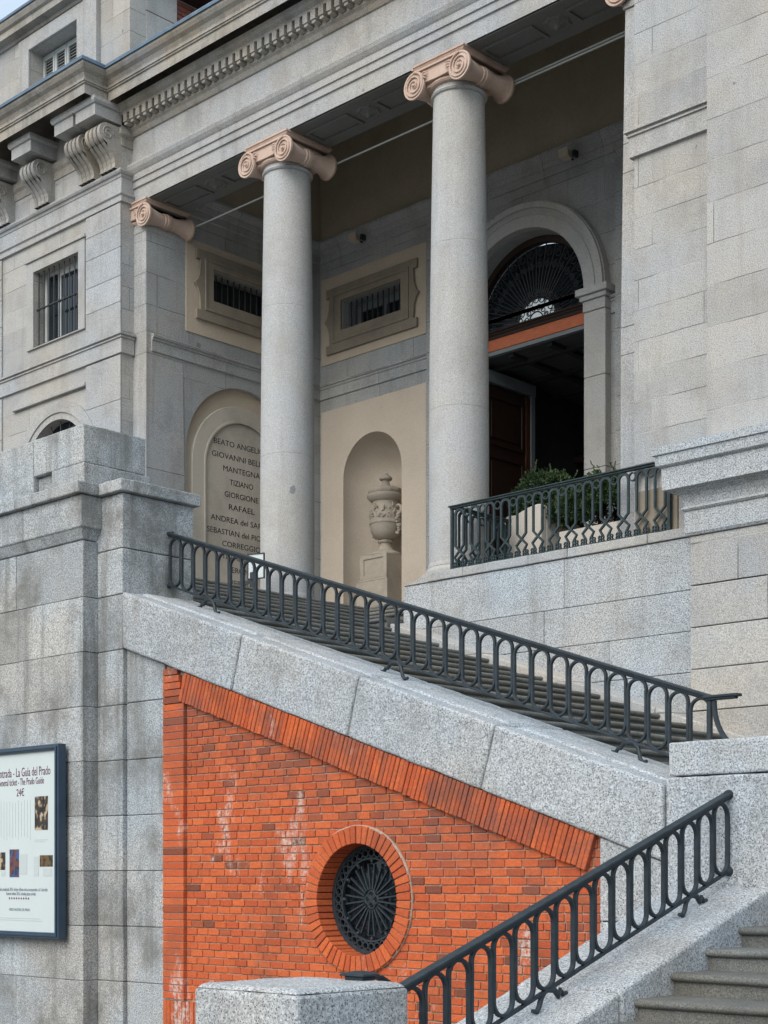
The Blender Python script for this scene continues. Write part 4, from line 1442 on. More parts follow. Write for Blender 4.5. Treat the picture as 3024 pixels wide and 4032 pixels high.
# bricks on end following the slope
mb = MB()
nx, nz = 0.3219, 0.9468       # normal of the slope, up and right
sx, sz = 0.9468, -0.3219
p0 = Vector((-13.60, zb(-13.60)))
Ltot = (-7.93 - p0.x) / sx
s = 0.0
while s < Ltot - 0.05:
    w = 0.0565 + 0.004 * rnd()
    a = p0 + Vector((sx, sz)) * (s + 0.004); c = p0 + Vector((sx, sz)) * (s + w - 0.003)
    dep = 0.318 + 0.006 * rnd()
    lean = 0.0
    if s < 0.5: dep = dep
    q = [(a.x, a.y - 0.005), (c.x, c.y - 0.005), (c.x - nx * dep, c.y - nz * dep), (a.x - nx * dep, a.y - nz * dep)]
    t, b = random.random(), 0.0
    if random.random() < 0.22: b = 0.35 * random.random() + 0.1
    if min(p[0] for p in q) > -13.52:
        yf = 10.790 + 0.004 * rnd()
        mb.hexa([(q[3][0], yf, q[3][1]), (q[2][0], yf, q[2][1]), (q[2][0], 10.94, q[2][1]), (q[3][0], 10.94, q[3][1]),
                 (q[0][0], yf, q[0][1]), (q[1][0], yf, q[1][1]), (q[1][0], 10.94, q[1][1]), (q[0][0], 10.94, q[0][1])], t, b)
    s += w
mb.build('sloping_brick_course', M['brick'], BW, bevel=0.005, seg=1)
mb = MB()
hole = [(OX + 0.6 * cos(2 * pi * i / 48), OZ + 0.6 * sin(2 * pi * i / 48)) for i in range(48)]
mb.plate([(-13.76, -0.3), (-7.89, -0.3), (-7.89, zb(-7.89) - 0.02), (-13.76, zb(-13.76) - 0.02)], [hole], 'y', 10.856, 0.29)
mb.build('mortar_bed', M['mortar'], BW)
mb = MB()
NV = 52
for i in range(NV):
    a0 = 2 * pi * (i + 0.07) / NV; a1 = 2 * pi * (i + 0.93) / NV
    ro = RO + 0.008 * rnd()
    yf = 10.80 + 0.003 * rnd()
    P = lambda r_, a: (OX + r_ * cos(a), OZ + r_ * sin(a))
    q = [P(RI, a0), P(ro, a0), P(ro, a1), P(RI, a1)]
    mb.hexa([(q[0][0], yf, q[0][1]), (q[1][0], yf, q[1][1]), (q[2][0], yf, q[2][1]), (q[3][0], yf, q[3][1]),
             (q[0][0], 11.12, q[0][1]), (q[1][0], 11.12, q[1][1]), (q[2][0], 11.12, q[2][1]), (q[3][0], 11.12, q[3][1])], random.random(), 0.15 * random.random())
OC = mb.build('window_ring', M['brick'], BW, bevel=0.005, seg=1)
mb = MB()
mb.lathe([(RI + 0.008, 10.818), (RO - 0.004, 10.818), (RO + 0.012, 10.83), (RO + 0.014, 10.86), (RI + 0.008, 11.14)], (OX, 0, OZ), 64, axis='y')
mb.f = [f for f in mb.f if len(f) == 4]; mb.t = mb.t[:len(mb.f)]; mb.u = mb.u[:len(mb.f)]; mb.mi = mb.mi[:len(mb.f)]
mb.build('ring_mortar', M['mortar'], OC)
OW = MB()
def circ(r_, y, n=64): return [(OX + r_ * cos(2 * pi * i / n), y, OZ + r_ * sin(2 * pi * i / n)) for i in range(n)]
GY = 11.03
OW.sweep(circ(0.522, GY), (0, 1, 0), 0.044, 0.035, closed=True)
OW.sweep(circ(0.405, GY), (0, 1, 0), 0.018, 0.03, closed=True)
GR = OW.build('window_grille', M['iron'], BW)
mb = MB()
for i in range(36):
    a = 2 * pi * i / 36
    c = (OX + 0.458 * cos(a), OZ + 0.458 * sin(a))
    mb.sweep([(c[0] + 0.036 * cos(q * pi / 6), GY, c[1] + 0.036 * sin(q * pi / 6)) for q in range(12)], (0, 1, 0), 0.014, 0.028, closed=True)
mb.build('grille_rings', M['iron'], GR)
mb = MB()
for i in range(12):
    a = 2 * pi * i / 12 + pi / 2
    d = Vector((cos(a), 0, sin(a))); n = Vector((-sin(a), 0, cos(a))); c = Vector((OX, GY, OZ))
    mb.sweep([c + d * 0.10 - n * 0.014, c + d * 0.350 - n * 0.043, c + d * 0.350 + n * 0.043, c + d * 0.10 + n * 0.014], (0, 1, 0), 0.016, 0.028)
    mb.tube([c + d * 0.352, c + d * 0.405], 0.010, 6)
    mb.lathe([(0.001, -0.02), (0.016, -0.012), (0.02, 0), (0.016, 0.012), (0.001, 0.02)], tuple(c + d * 0.382), 8)
mb.build('grille_spokes', M['iron'], GR)
mb = MB()
for i in range(4):
    a = pi / 2 * i
    mb.tube([(OX + 0.045 * cos(a) + 0.042 * cos(q * pi / 6), GY - 0.004, OZ + 0.045 * sin(a) + 0.042 * sin(q * pi / 6)) for q in range(12)], 0.013, 6, closed=True)
mb.build('grille_hub', M['iron'], GR)
mb = MB(); mb.box(OX - 0.6, OX + 0.6, 11.126, 11.14, OZ - 0.6, OZ + 0.6); mb.build('pane', M['glass'], BW)

# ================================================================ iron railings
def loop_mesh(axis, hw, h, bar, thick):
    """one upright oval loop of flat bar, centred at its own origin (bottom centre)"""
    pts = []
    n = 12
    r = hw
    for i in range(n + 1):
        a = pi * i / n
        pts.append((r * cos(a), h - r + r * sin(a)))
    for i in range(n + 1):
        a = pi + pi * i / n
        pts.append((r * cos(a), r + r * sin(a)))
    mb = MB()
    if axis == 'x': mb.sweep([(p, 0, q) for p, q in pts], (0, 1, 0), bar, thick, closed=True)
    else: mb.sweep([(0, p, q) for p, q in pts], (1, 0, 0), bar, thick, closed=True)
    return mb


def foot(mb, axis, c, u, ztop, zfun, s=0.15):
    """forked foot: two curled legs from the bottom rail down to the stone"""
    for d in (-1, 1):
        pts = [(u + d * 0.0, ztop), (u + d * s * 0.35, ztop - 0.006), (u + d * s * 0.62, ztop - 0.05)]
        zf = zfun(u + d * s) + 0.012
        pts += [(u + d * s * 0.78, zf + 0.035), (u + d * s * 0.95, zf + 0.004), (u + d * s * 1.25, zf + 0.012)]
        P = [(p, c, q) if axis == 'x' else (c, p, q) for p, q in pts]
        mb.tube(P, [0.021, 0.021, 0.020, 0.019, 0.019, 0.015], 8)


def sloped_railing(name, axis, c, u0, u1, zt0, slope, n, label, feet, zfun, mat, height=0.632):
    """axis: the way the rail runs; c: fixed coordinate; handrail top at u0 is zt0, changing by slope per metre"""
    z = lambda u: zt0 + slope * (u - u0)
    pt = lambda u, zz: (u, c, zz) if axis == 'x' else (c, u, zz)
    R = thing(name, pt((u0 + u1) / 2, z((u0 + u1) / 2) - height), label, 'railing')
    nrm = (0, 1, 0) if axis == 'x' else (1, 0, 0)
    mb = MB()
    mb.sweep([pt(u0, z(u0) - 0.012), pt(u1, z(u1) - 0.012)], nrm, 0.024, 0.084)
    mb.sweep([pt(u0, z(u0) - 0.033), pt(u1, z(u1) - 0.033)], nrm, 0.018, 0.060)
    mb.sweep([pt(u0, z(u0) - 0.049), pt(u1, z(u1) - 0.049)], nrm, 0.014, 0.040)
    mb.build('handrail', mat, R, bevel=0.006, seg=2)
    mb = MB()
    mb.sweep([pt(u0, z(u0) - height + 0.012), pt(u1, z(u1) - height + 0.012)], nrm, 0.022, 0.036)
    mb.build('bottom_rail', mat, R, bevel=0.004)
    pitch = (u1 - u0) / n
    bar = 0.024
    hw = pitch / 2 - bar / 2 - 0.0006
    sh = abs(slope) * pitch * 0.42
    hh = height - 0.072 - sh * 0.5
    first = None
    for i in range(n):
        u = u0 + pitch * (i + 0.5)
        if first is None:
            first = loop_mesh(axis, hw, hh, bar, 0.036).build('baluster_loop', mat, R, bevel=0.004, loc=pt(u, z(u) - height + 0.022 + sh * 0.3), seg=1)
        else:
            o = first.copy(); COL.objects.link(o)
            o.location = pt(u, z(u) - height + 0.022 + sh * 0.3)
            par(o, R)
    for u in feet:
        mb = MB()
        foot(mb, axis, c, u, z(u) - height + 0.004, zfun)
        mb.build('foot', mat, R, smooth=True)
    return R, z


RUP, zr = sloped_railing('stair_railing', 'x', 11.43, -14.44, -7.20, 5.575, -0.3395, 34,
                         'long dark iron railing of oval loops along the parapet above the brick wall', [-13.74, -10.86, -8.03], zt, M['iron'])
mb = MB()
mb.box(-7.235, -7.195, 11.41, 11.45, zt(-7.2) + 0.02, zr(-7.2) - 0.03)
mb.build('end_post', M['iron'], RUP, bevel=0.004)
mb = MB()
zz = zr(-7.2)
mb.box(-7.26, -6.93, 11.385, 11.475, zz - 0.028, zz - 0.004)
mb.box(-7.24, -6.96, 11.395, 11.465, zz - 0.045, zz - 0.029)
mb.build('terminal', M['iron'], RUP, bevel=0.006)
mb = MB()
mb.sweep([(-7.17 + 0.33 * (1 - cos(q * pi / 2 / 12)) ** 1.4, 11.43, zz - 0.05 - 0.46 * sin(q * pi / 2 / 12) ** 1.1 * (0.6 + 0.4 * q / 12)) for q in range(13)], (0, 1, 0), 0.034, 0.030)
mb.build('curved_brace', M['iron'], RUP)
mb = MB()
for (dz, r_) in ((-0.02, 0.026), (-0.62, 0.028)):
    mb.lathe([(r_ * .6, -0.05), (r_, -0.04), (r_, 0.0), (r_ * .7, 0.03), (0.02, 0.05)], (-14.43, 11.43, zr(-14.44) + dz), 14, axis='x')
mb.build('wall_boss', M['iron'], RUP, smooth=True)

RLO, zr2 = sloped_railing('stair_railing', 'y', -6.63, 7.02, 10.77, 0.930, 0.3540, 17,
                          'nearest iron railing of oval loops, rising to the right from the square granite block', [8.51, 10.27], zl, M['iron'])
mb = MB()
for dz in (-0.02, -0.62):
    mb.lathe([(0.02, -0.05), (0.03, -0.035), (0.036, -0.02), (0.04, 0.0), (0.04, 0.004)], (-6.63, 10.775, zr2(10.77) + dz), 14, axis='y')
mb.build('wall_boss', M['iron'], RLO, smooth=True)
mb = MB()
mb.sweep([(-6.62, 6.64, 0.985 + 0.012), (-6.65, 6.86, 0.985 + 0.006), (-6.65, 7.03, 0.915 - 0.01)], (1, 0, 0), 0.022, 0.075)
mb.box(-6.655, -6.505, 6.575, 6.685, 0.986, 1.010)
mb.box(-6.68, -6.48, 6.555, 6.700, 1.0105, 1.022)
mb.hexa([(-6.68, 6.555, 1.0225), (-6.48, 6.555, 1.0225), (-6.48, 6.70, 1.0225), (-6.68, 6.70, 1.0225),
         (-6.61, 6.60, 1.040), (-6.55, 6.60, 1.040), (-6.55, 6.66, 1.040), (-6.61, 6.66, 1.040)])
mb.build('terminal', M['iron'], RLO, bevel=0.005)


def balcony_unit(axis, p):
    """arch of two bars, ring beside it, crossed lozenge below, rosette band at the foot; local z 0..0.86, p = pitch"""
    mb = MB()
    T = lambda u, z: (u, 0, z) if axis == 'x' else (0, u, z)
    n = (0, 1, 0) if axis == 'x' else (1, 0, 0)
    q = p * 0.27
    b, t = 0.029, 0.028
    zs, ztop = 0.33, 0.835
    zx = 0.255
    pts = [(-q * 0.85, 0.085), (q * 1.15, 0.18)]
    left = [(q * 0.45, 0.10), (-q * 1.15, 0.185), (-q * 0.1, zx), (-q, zs)]
    # legs crossing in an X, opening into a lozenge
    L = [(-q * 0.55, 0.095), (-q * 1.2, 0.175), (0, zx), (q, zs), (q, ztop - q)]
    Rr = [(q * 0.55, 0.095), (q * 1.2, 0.175), (0, zx), (-q, zs), (-q, ztop - q)]
    mb.sweep([T(*a) for a in L], n, b, t)
    mb.sweep([T(*a) for a in Rr], n, b, t * 0.94)
    mb.sweep([T(q * cos(pi * i / 12), ztop - q + q * sin(pi * i / 12)) for i in range(13)], n, b * 1.25, t * 1.04)
    rr = p / 2 - q - 0.012
    mb.sweep([T(p / 2 + rr * cos(2 * pi * i / 14), ztop - rr - 0.006 + rr * sin(2 * pi * i / 14)) for i in range(14)], n, 0.016, t, closed=True)
    # rosette band
    for s in (-1, 1):
        c = s * p / 4
        for j in range(4):
            a = pi / 2 * j + pi / 4
            mb.sweep([T(c + 0.027 * cos(a) + 0.022 * cos(i * pi / 4), 0.062 + 0.027 * sin(a) + 0.022 * sin(i * pi / 4)) for i in range(8)], n, 0.013, t * (0.9 + 0.02 * j), closed=True)
    return mb


def balcony(label, axis, c, u0, u1, z0, n, mat, posts):
    pt = lambda u, zz: (u, c, zz) if axis == 'x' else (c, u, zz)
    R = thing('balcony_railing', pt((u0 + u1) / 2, z0), label, 'railing')
    nrm = (0, 1, 0) if axis == 'x' else (1, 0, 0)
    e = 0.04
    mb = MB()
    mb.sweep([pt(u0 - e, z0 + 0.888), pt(u1 + e * 0, z0 + 0.888)], nrm, 0.018, 0.10)
    mb.sweep([pt(u0 - e * .5, z0 + 0.866), pt(u1, z0 + 0.866)], nrm, 0.024, 0.065)
    mb.build('handrail', mat, R, bevel=0.005)
    mb = MB()
    mb.sweep([pt(u0, z0 + 0.014), pt(u1, z0 + 0.014)], nrm, 0.026, 0.05)
    mb.build('bottom_rail', mat, R)
    p = (u1 - u0) / n
    first = None
    for i in range(n):
        u = u0 + p * (i + 0.5)
        if first is None:
            first = balcony_unit(axis, p).build('baluster_arch', mat, R, loc=pt(u, z0))
        else:
            o = first.copy(); COL.objects.link(o); o.location = pt(u, z0); par(o, R)
    for u in posts:
        mb = MB(); a, b_ = pt(u - 0.02, z0), pt(u + 0.02, z0 + 0.86)
        w = 0.02
        if axis == 'x': mb.box(u - w, u + w, c - w, c + w, z0 + 0.001, z0 + 0.855)
        else: mb.box(c - w, c + w, u - w, u + w, z0 + 0.001, z0 + 0.855)
        mb.build('post', mat, R, bevel=0.003)
    return R


balcony('level iron balcony railing of arches and rings on the terrace wall before the shrubs', 'x', 16.56, -14.62, -11.03, HZ - 0.03, 13, M['iron_green'], [-14.62, -11.03])
balcony('short iron railing running back from the terrace corner beside the right column', 'y', -14.60, 16.62, 17.75, HZ - 0.03, 4, M['iron_green'], [17.75])

# ================================================================ things on the porch
# carved pedestal and urn in the niche
UX, UY = -20.585, 21.43
PD = thing('urn_pedestal', (UX, UY, HZ), 'square cream stone pedestal with a sunken panel, standing in the wall niche under the urn', 'pedestal')
mb = MB()
mb.plate(rect(UX - 0.345, UX + 0.345, 7.16, 7.60), [rect(UX - 0.25, UX + 0.25, 7.23, 7.53)], 'y', 21.09, 0.02)
mb.box(UX - 0.345, UX + 0.345, 21.111, 21.75, 7.16, 7.60)
mb.build('die', M['urn'], PD, bevel=0.006)
mb = MB()
mb.box(UX - 0.37, UX + 0.37, 21.07, 21.77, 7.11, 7.155)
mb.build('moulding', M['urn'], PD, bevel=0.01)
mb = MB()
mb.box(UX - 0.40, UX + 0.40, 21.05, 21.78, HZ + 0.002, 7.105)
mb.build('base', M['urn'], PD, bevel=0.008)

UR = thing('stone_urn', (UX, UY, 7.6), 'carved stone urn with lid and scrolled handles standing on the pedestal in the arched niche', 'urn')
mb = MB()
mb.lathe([(0.001, 0.005), (0.30, 0.005), (0.315, 0.02), (0.31, 0.05), (0.27, 0.075), (0.20, 0.10), (0.15, 0.13), (0.12, 0.17), (0.105, 0.22), (0.105, 0.255)], (UX, UY, 7.6), 40, fn=lambda a, h: 1 + (0.035 * cos(16 * a) if 0.09 < h < 0.24 else 0))
mb.lathe([(0.10, 0.255), (0.13, 0.262), (0.145, 0.285), (0.13, 0.31), (0.10, 0.318)], (UX, UY, 7.6), 32, fn=lambda a, h: 1 + 0.04 * cos(10 * a))
mb.build('foot', M['urn'], UR, smooth=True)
mb = MB()
mb.lathe([(0.10, 0.315), (0.15, 0.33), (0.22, 0.38), (0.265, 0.45), (0.285, 0.53), (0.29, 0.60)], (UX, UY, 7.6), 64, fn=lambda a, h: 1 + 0.022 * abs(cos(13 * a)))
mb.lathe([(0.28, 0.595), (0.305, 0.605), (0.31, 0.625), (0.295, 0.645), (0.285, 0.70), (0.285, 0.78), (0.275, 0.86), (0.26, 0.93), (0.25, 0.99), (0.26, 1.03)], (UX, UY, 7.6), 40)
mb.build('body', M['urn'], UR, smooth=True)
# relief band: small carved figures standing off the body
mb = MB()
for i in range(9):
    a = -pi / 2 - 1.1 + 2.4 * i / 8
    for j in range(5):
        aa = a + 0.10 * rnd(); hh = 0.68 + 0.26 * random.random()
        rr = 0.280
        base = Vector((UX + rr * cos(aa), UY + rr * sin(aa), 7.6 + hh))
        d = Vector((rnd() * 0.05 * -sin(aa), rnd() * 0.05, 0.055 * rnd() + 0.03))
        mb.tube([base, base + d * 0.5 + Vector((cos(aa), sin(aa), 0)) * 0.012, base + d], [0.014, 0.018, 0.008], 6)
mb.build('relief', M['urn'], UR, smooth=True)
mb = MB()
mb.lathe([(0.255, 1.02), (0.30, 1.05), (0.345, 1.10), (0.355, 1.135), (0.35, 1.16), (0.31, 1.175)], (UX, UY, 7.6), 40)
mb.build('rim', M['urn'], UR, smooth=True)
mb = MB()
mb.lathe([(0.31, 1.175), (0.325, 1.20), (0.33, 1.23), (0.31, 1.265), (0.26, 1.29), (0.17, 1.31), (0.10, 1.33), (0.075, 1.37), (0.065, 1.42), (0.075, 1.44),
          (0.115, 1.45), (0.125, 1.475), (0.115, 1.50), (0.08, 1.525), (0.05, 1.545), (0.045, 1.565), (0.03, 1.58), (0.001, 1.585)], (UX, UY, 7.6), 40, fn=lambda a, h: 1 + (0.03 * cos(12 * a) if 1.33 < h < 1.43 or h < 1.28 else 0))
mb.build('lid', M['urn'], UR, smooth=True)
for a in (radians(0), radians(180)):
    mb = MB()
    d = Vector((cos(a), sin(a), 0))
    pts = []
    for q in range(18):
        th = radians(-100 + q * 24)
        r_ = 0.10 - 0.0035 * q
        pts.append(Vector((UX, UY, 7.6)) + d * (0.315 + r_ * cos(th)) + Vector((0, 0, 0.86 + r_ * sin(th))))
    mb.tube(pts, [0.035 - 0.0012 * q for q in range(18)], 8)
    for q in range(22):
        c = Vector((UX, UY, 7.6)) + d * (0.305 + 0.03 * random.random()) + Vector((0.06 * rnd() * -sin(a) + 0.03 * rnd(), 0.07 * rnd(), 0.40 + 0.36 * q / 21))
        mb.lathe([(0.001, -0.03), (0.022, -0.02), (0.03, 0), (0.022, 0.02), (0.001, 0.03)], tuple(c), 7)
    mb.build('handle', M['urn'], UR, smooth=True)


# planters and shrubs
def shrub(name, label, c, rx, ry, rz, n, seed, group=None):
    rs = random.Random(seed)
    T = thing(name, (c[0], c[1], c[2]), label, 'shrub', group)
    mb = MB()
    clumps = []
    for i in range(54):
        th = rs.uniform(0, 2 * pi); u = rs.uniform(-0.2, 1)
        s = sqrt(max(0, 1 - u * u))
        k = rs.uniform(0.72, 0.98)
        clumps.append((Vector((c[0] + rx * s * cos(th) * k, c[1] + ry * s * sin(th) * k, c[2] + rz * (0.5 + 0.5 * u * k))), rs.uniform(0.10, 0.19), rs.uniform(0.05, 0.9)))
    for i in range(n):
        cc, rad, tn = rs.choice(clumps)
        d = Vector((rs.gauss(0, 1), rs.gauss(0, 1), rs.gauss(0, 1))).normalized() * rad * rs.uniform(0.4, 1.15)
        p = cc + d
        ax = (d.normalized() + Vector((rs.uniform(-.6, .6), rs.uniform(-.6, .6), rs.uniform(-.2, .9)))).normalized()
        side = ax.orthogonal().normalized()
        side.rotate(Matrix.Rotation(rs.uniform(0, 6.28), 3, ax))
        L = rs.uniform(0.022, 0.045); w = L * 0.42
        b = len(mb.v)
        mb.v += [tuple(p), tuple(p + ax * L * 0.5 + side * w), tuple(p + ax * L), tuple(p + ax * L * 0.5 - side * w)]
        mb.face([b, b + 1, b + 2, b + 3], min(1, max(0, tn + rs.uniform(-.3, .3))))
    # sprigs that stick out
    for i in range(14):
        cc, rad, tn = rs.choice(clumps[:])
        p = cc + Vector((0, 0, rad))
        d = Vector((rs.uniform(-.5, .5), rs.uniform(-.5, .5), 1)).normalized()
        for q in range(10):
            pp = p + d * 0.018 * q
            ax = (d + Vector((rs.uniform(-1, 1), rs.uniform(-1, 1), 0.3))).normalized(); side = ax.orthogonal().normalized()
            b = len(mb.v); L = 0.03
            mb.v += [tuple(pp), tuple(pp + ax * L * .5 + side * .011), tuple(pp + ax * L), tuple(pp + ax * L * .5 - side * .011)]
            mb.face([b, b + 1, b + 2, b + 3], min(1, tn + 0.2))
    mb.build('foliage', M['leaf'], T)
    mb = MB()
    for i in range(7):
        e = rs.choice(clumps)[0]
        mb.tube([(c[0] + 0.04 * rs.uniform(-1, 1), c[1] + 0.04 * rs.uniform(-1, 1), c[2] - 0.02), ((c[0] * .6 + e.x * .4), (c[1] * .6 + e.y * .4), (c[2] * .55 + e.z * .45)), tuple(e)], [0.016, 0.010, 0.004], 5)
    mb.build('stems', M['wood_dark'], T)
    return T


PA = thing('stone_planter', (-14.45, 18.55, HZ), 'pale stone planter with a sloped shoulder top, left behind the balcony railing', 'planter')
mb = MB()
prof = [(-14.88, HZ + 0.002), (-14.18, HZ + 0.002), (-14.18, 6.98), (-14.26, 6.99), (-14.42, 6.965), (-14.55, 6.925), (-14.62, 6.90), (-14.64, 6.885), (-14.80, 6.90), (-14.84, 6.885), (-14.88, 6.83)]
mb.prism(prof, 'y', 18.0, 18.12)
mb.prism([(18.122, HZ + 0.002), (18.95, HZ + 0.002), (18.95, 6.80), (18.6, 6.86), (18.122, 6.975)], 'x', -14.30, -14.18)
mb.prism([(18.122, HZ + 0.002), (18.95, HZ + 0.002), (18.95, 6.75), (18.122, 6.82)], 'x', -14.88, -14.76)
mb.box(-14.757, -14.303, 18.83, 18.95, HZ + 0.002, 6.74)
mb.build('box', M['pale'], PA, bevel=0.02)
mb = MB(); mb.box(-14.75, -14.31, 18.13, 18.82, 6.5, 6.72); mb.build('soil', M['soil'], PA)
shrub('shrub', 'small clipped green shrub growing out of the shouldered stone planter', (-14.52, 18.52, 6.72), 0.50, 0.38, 0.74, 26000, 3)
PB = thing('stone_planter', (-12.95, 18.45, HZ), 'low long pale stone planter holding the larger shrub, right behind the balcony railing', 'planter')
mb = MB()
mb.plate(rect(-13.86, -12.02, HZ + 0.002, 6.52), [], 'y', 18.0, 0.12)
mb.box(-13.86, -13.74, 18.122, 18.9, HZ + 0.002, 6.52); mb.box(-12.14, -12.02, 18.122, 18.9, HZ + 0.002, 6.52); mb.box(-13.737, -12.143, 18.78, 18.9, HZ + 0.002, 6.52)
mb.build('box', M['pale'], PB, bevel=0.015)
mb = MB(); mb.box(-13.73, -12.15, 18.13, 18.77, 6.2, 6.44); mb.build('soil', M['soil'], PB)
shrub('shrub', 'big dense dark green shrub growing in the low long planter', (-13.40, 18.45, 6.44), 0.84, 0.44, 0.80, 48000, 5)
mb = MB(); mb.box(-11.58, -10.95, 16.615, 16.637, HZ - 0.02, 6.46); mb.build('plinth', M['surround'], BLD, bevel=0.004)


# notice stands and the belt barrier
def notice(label, x, y, zc, w, h, yaw, group=None):
    T = thing('notice_stand', (x, y, HZ), label, 'notice stand', group)
    R = Matrix.Rotation(yaw, 4, 'Z')
    tl = 0.12
    def rot(o):
        o.data.transform(Matrix.Translation((x, y, 0)) @ R)
        return o
    mb = MB(); mb.plate(rect(-w / 2, w / 2, zc - h / 2, zc + h / 2), [rect(-w / 2 + .015, w / 2 - .015, zc - h / 2 + .015, zc + h / 2 - .015)], 'y', -0.015, 0.03)
    rot(mb.build('frame', M['iron_dark'], T))
    mb = MB(); mb.box(-w / 2 + .016, w / 2 - .016, -0.003, 0.004, zc - h / 2 + .016, zc + h / 2 - .016)
    rot(mb.build('sheet', M['paper'], T))
    mb = MB()
    for q in range(4): mb.box(-w * 0.28, w * (0.05 + 0.2 * random.random()), -0.0065, -0.0035, zc + h * (0.2 - 0.12 * q), zc + h * (0.2 - 0.12 * q) + 0.008)
    rot(mb.build('printed_lines', M['pale_ink'], T))
    mb = MB(); mb.tube([(0, 0.02, HZ + 0.03), (0, 0.02, zc - h / 2 + 0.02)], 0.016, 8)
    mb.lathe([(0.14, 0.001), (0.14, 0.018), (0.05, 0.03), (0.018, 0.05)], (0, 0.02, HZ), 20)
    rot(mb.build('stand', M['iron_dark'], T))
    return T


notice('white notice in a black frame on a stand before the left column', -18.62, 16.45, 6.46, 0.30, 0.40, radians(20))
notice('white framed notice seen through the balcony railing beside the right column', -15.72, 18.5, 7.02, 0.24, 0.40, radians(15))
BB = thing('belt_barrier', (-18.45, 16.1, HZ), 'black belt barrier with a short post crossing in front of the name tablet', 'barrier')
for px_, py_ in ((-18.50, 16.30), (-21.2, 16.9)):
    mb = MB()
    mb.tube([(px_, py_, HZ + 0.02), (px_, py_, HZ + 0.30)], 0.045, 12)
    mb.lathe([(0.05, 0.30), (0.065, 0.31), (0.065, 0.42), (0.04, 0.43)], (px_, py_, HZ), 16)
    mb.lathe([(0.16, 0.001), (0.16, 0.02), (0.05, 0.03)], (px_, py_, HZ), 20)
    mb.build('post', M['iron_dark'], BB)
mb = MB(); mb.hexa([(-21.2, 16.88, HZ + .25), (-18.50, 16.28, HZ + .27), (-18.50, 16.30, HZ + .27), (-21.2, 16.90, HZ + .25),
                    (-21.2, 16.88, HZ + .31), (-18.50, 16.28, HZ + .33), (-18.50, 16.30, HZ + .33), (-21.2, 16.90, HZ + .31)])
mb.build('belt', M['iron_dark'], BB)

# spotlights on the porch cornice, conduits between the capitals
for x, lab in ((-20.75, 'small beige floodlight on the porch cornice above the niche window'), (-15.85, 'small beige floodlight on the porch cornice above the door arch')):
    T = thing('floodlight', (x, 20.9, 13.45), lab, 'floodlight')
    mb = MB(); mb.hexa([(x - .10, 20.70, 13.40), (x + .10, 20.70, 13.40), (x + .08, 20.84, 13.38), (x - .08, 20.84, 13.38),
                        (x - .10, 20.68, 13.54), (x + .10, 20.68, 13.54), (x + .08, 20.84, 13.50), (x - .08, 20.84, 13.50)])
    mb.build('housing', M['lamp_body'], T, bevel=0.01)
    mb = MB(); mb.box(x + .09, x + .14, 20.82, 20.93, 13.42, 13.52); mb.tube([(x, 20.82, 13.44), (x, 20.97, 13.44)], 0.02, 6)
    mb.build('bracket', M['iron_dark'], T)
ends = [PX - 5.42, C1, C2, PX + 5.42]
for i, lab in enumerate(('thin pale conduit under the porch beam between the left pilaster and the left column', 'thin pale conduit under the porch beam between the two columns',
                         'thin pale double conduit under the porch beam right of the second column')):
    a, b_ = ends[i] + 0.50, ends[i + 1] - 0.50
    if i == 0: a, b_ = ends[0] + 0.42, ends[1] - 0.4
    mb = MB()
    mb.tube([(a, 17.84, 13.10), (b_, 17.84, 13.10)], 0.014, 6)
    if i == 2: mb.tube([(a, 17.88, 13.17), (b_, 17.88, 13.17)], 0.014, 6)
    T = tag(mb.build('conduit', M['white_paint']), lab, 'conduit', 'conduits under the porch beam')

# ================================================================ poster board
PB_ = thing('poster_board', (-16.1, 10.45, 0.88), 'white museum guide poster with painting prints in a blue frame on the pier', 'poster board')
bx0, bx1, bz0, bz1 = -17.25, -15.20, 0.876, 3.12
mb = MB()
mb.plate(rect(bx0, bx1, bz0, bz1), [rect(bx0 + .08, bx1 - .08, bz0 + .075, bz1 - .07)], 'y', 10.42, 0.11)
mb.build('frame', M['board_blue'], PB_, bevel=0.008)
mb = MB()
mb.plate(rect(bx0 + .028, bx1 - .028, bz0 + .028, bz1 - .028), [rect(bx0 + .055, bx1 - .055, bz0 + .05, bz1 - .05)], 'y', 10.405, 0.014)
mb.build('frame_bead', M['board_blue'], PB_, bevel=0.004)
mb = MB(); mb.box(bx0 + .075, bx1 - .075, 10.455, 10.50, bz0 + .07, bz1 - .065)
SH = mb.build('sheet', M['paper'], PB_)
YS = 10.4535
words('Entrada - La Guía del Prado', 0.150, M['ink_red'], 'lettering', SH, (-15.40, YS, 2.775), 'y', 'RIGHT', 0.001, 0.66)
words('General ticket - The Prado Guide', 0.115, M['ink_red'], 'lettering', SH, (-15.53, YS, 2.675), 'y', 'RIGHT', 0.001, 0.62)
words('24€', 0.125, M['ink_red'], 'lettering', SH, (-16.02, YS, 2.545), 'y', 'CENTER', 0.001, 0.8)
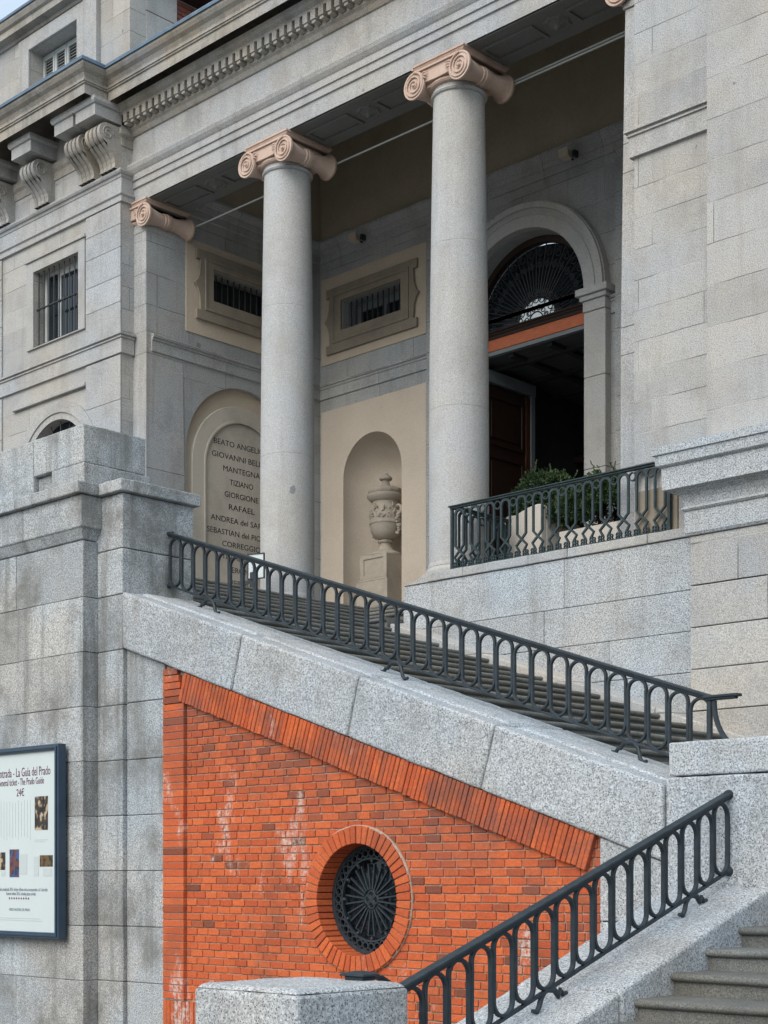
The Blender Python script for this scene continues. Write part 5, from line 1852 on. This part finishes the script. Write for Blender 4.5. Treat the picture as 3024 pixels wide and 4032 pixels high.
words('Guía actualizada 2016. Incluye últimas obras incorporadas a la Colección', 0.058, M['ink_blue'], 'lettering', SH, (-15.46, YS, 1.425), 'y', 'RIGHT', 0.0008, 0.60)
words('Revised edition 2016, including latest arrivals', 0.055, M['ink_blue'], 'lettering', SH, (-15.70, YS, 1.375), 'y', 'RIGHT', 0.0008, 0.62)
words('MUSEO NACIONAL DEL PRADO', 0.046, M['ink_blue'], 'lettering', SH, (-15.82, YS, 1.19), 'y', 'RIGHT', 0.0008, 0.66)
mb = MB()
for q in range(9):
    xx = -16.25 + 0.05 * q
    mb.lathe([(0.001, 0), (0.013, 0.0), (0.013, 0.001), (0.001, 0.001)], (xx, YS - .001, 1.338), 8, axis='y')
mb.build('dots', M['ink_red'], SH)
mb = MB()
for q in range(2):
    mb.box(-16.9, -15.58 - 0.03 * (1 - q), YS - .001, YS, 1.10 - .024 * q, 1.108 - .024 * q)
for q in range(14):
    mb.box(-16.62 + 0.062 * q, -16.62 + 0.062 * q + 0.004, YS - .001, YS, 2.02 + 0.05 * random.random(), 2.50 - 0.03 * random.random())
mb.box(-16.03, -15.88, YS - .001, YS, 1.62, 1.86); mb.box(-15.74, -15.64, YS - .001, YS, 1.60, 1.83); mb.box(-15.55, -15.37, YS - .001, YS, 1.60, 1.69)
mb.box(-15.72, -15.45, YS - .001, YS, 2.02, 2.027); mb.box(-15.72, -15.50, YS - .001, YS, 2.0, 2.006); mb.box(-16.43, -16.34, YS - .001, YS, 1.60, 1.66)
mb.build('text_blocks', M['pale_ink'], SH)
for (xa, xb, za, zb_, m) in ((-15.719, -15.452, 2.137, 2.528, 'pic_a'), (-16.247, -16.048, 1.589, 1.918, 'pic_b'), (-15.616, -15.354, 1.711, 1.843, 'pic_c'), (-16.60, -16.34, 1.675, 1.885, 'pic_a')):
    mb = MB(); mb.box(xa, xb, YS - .0015, YS + .001, za, zb_)
    mb.build('painting_print', M[m], SH)
mb = MB()
for x in (bx0 + 0.3, bx1 - 0.3):
    for z in (bz0 + 0.3, bz1 - 0.3): mb.tube([(x, 10.5, z), (x, 10.585, z)], 0.02, 8)
mb.build('wall_bracket', M['iron_dark'], PB_)
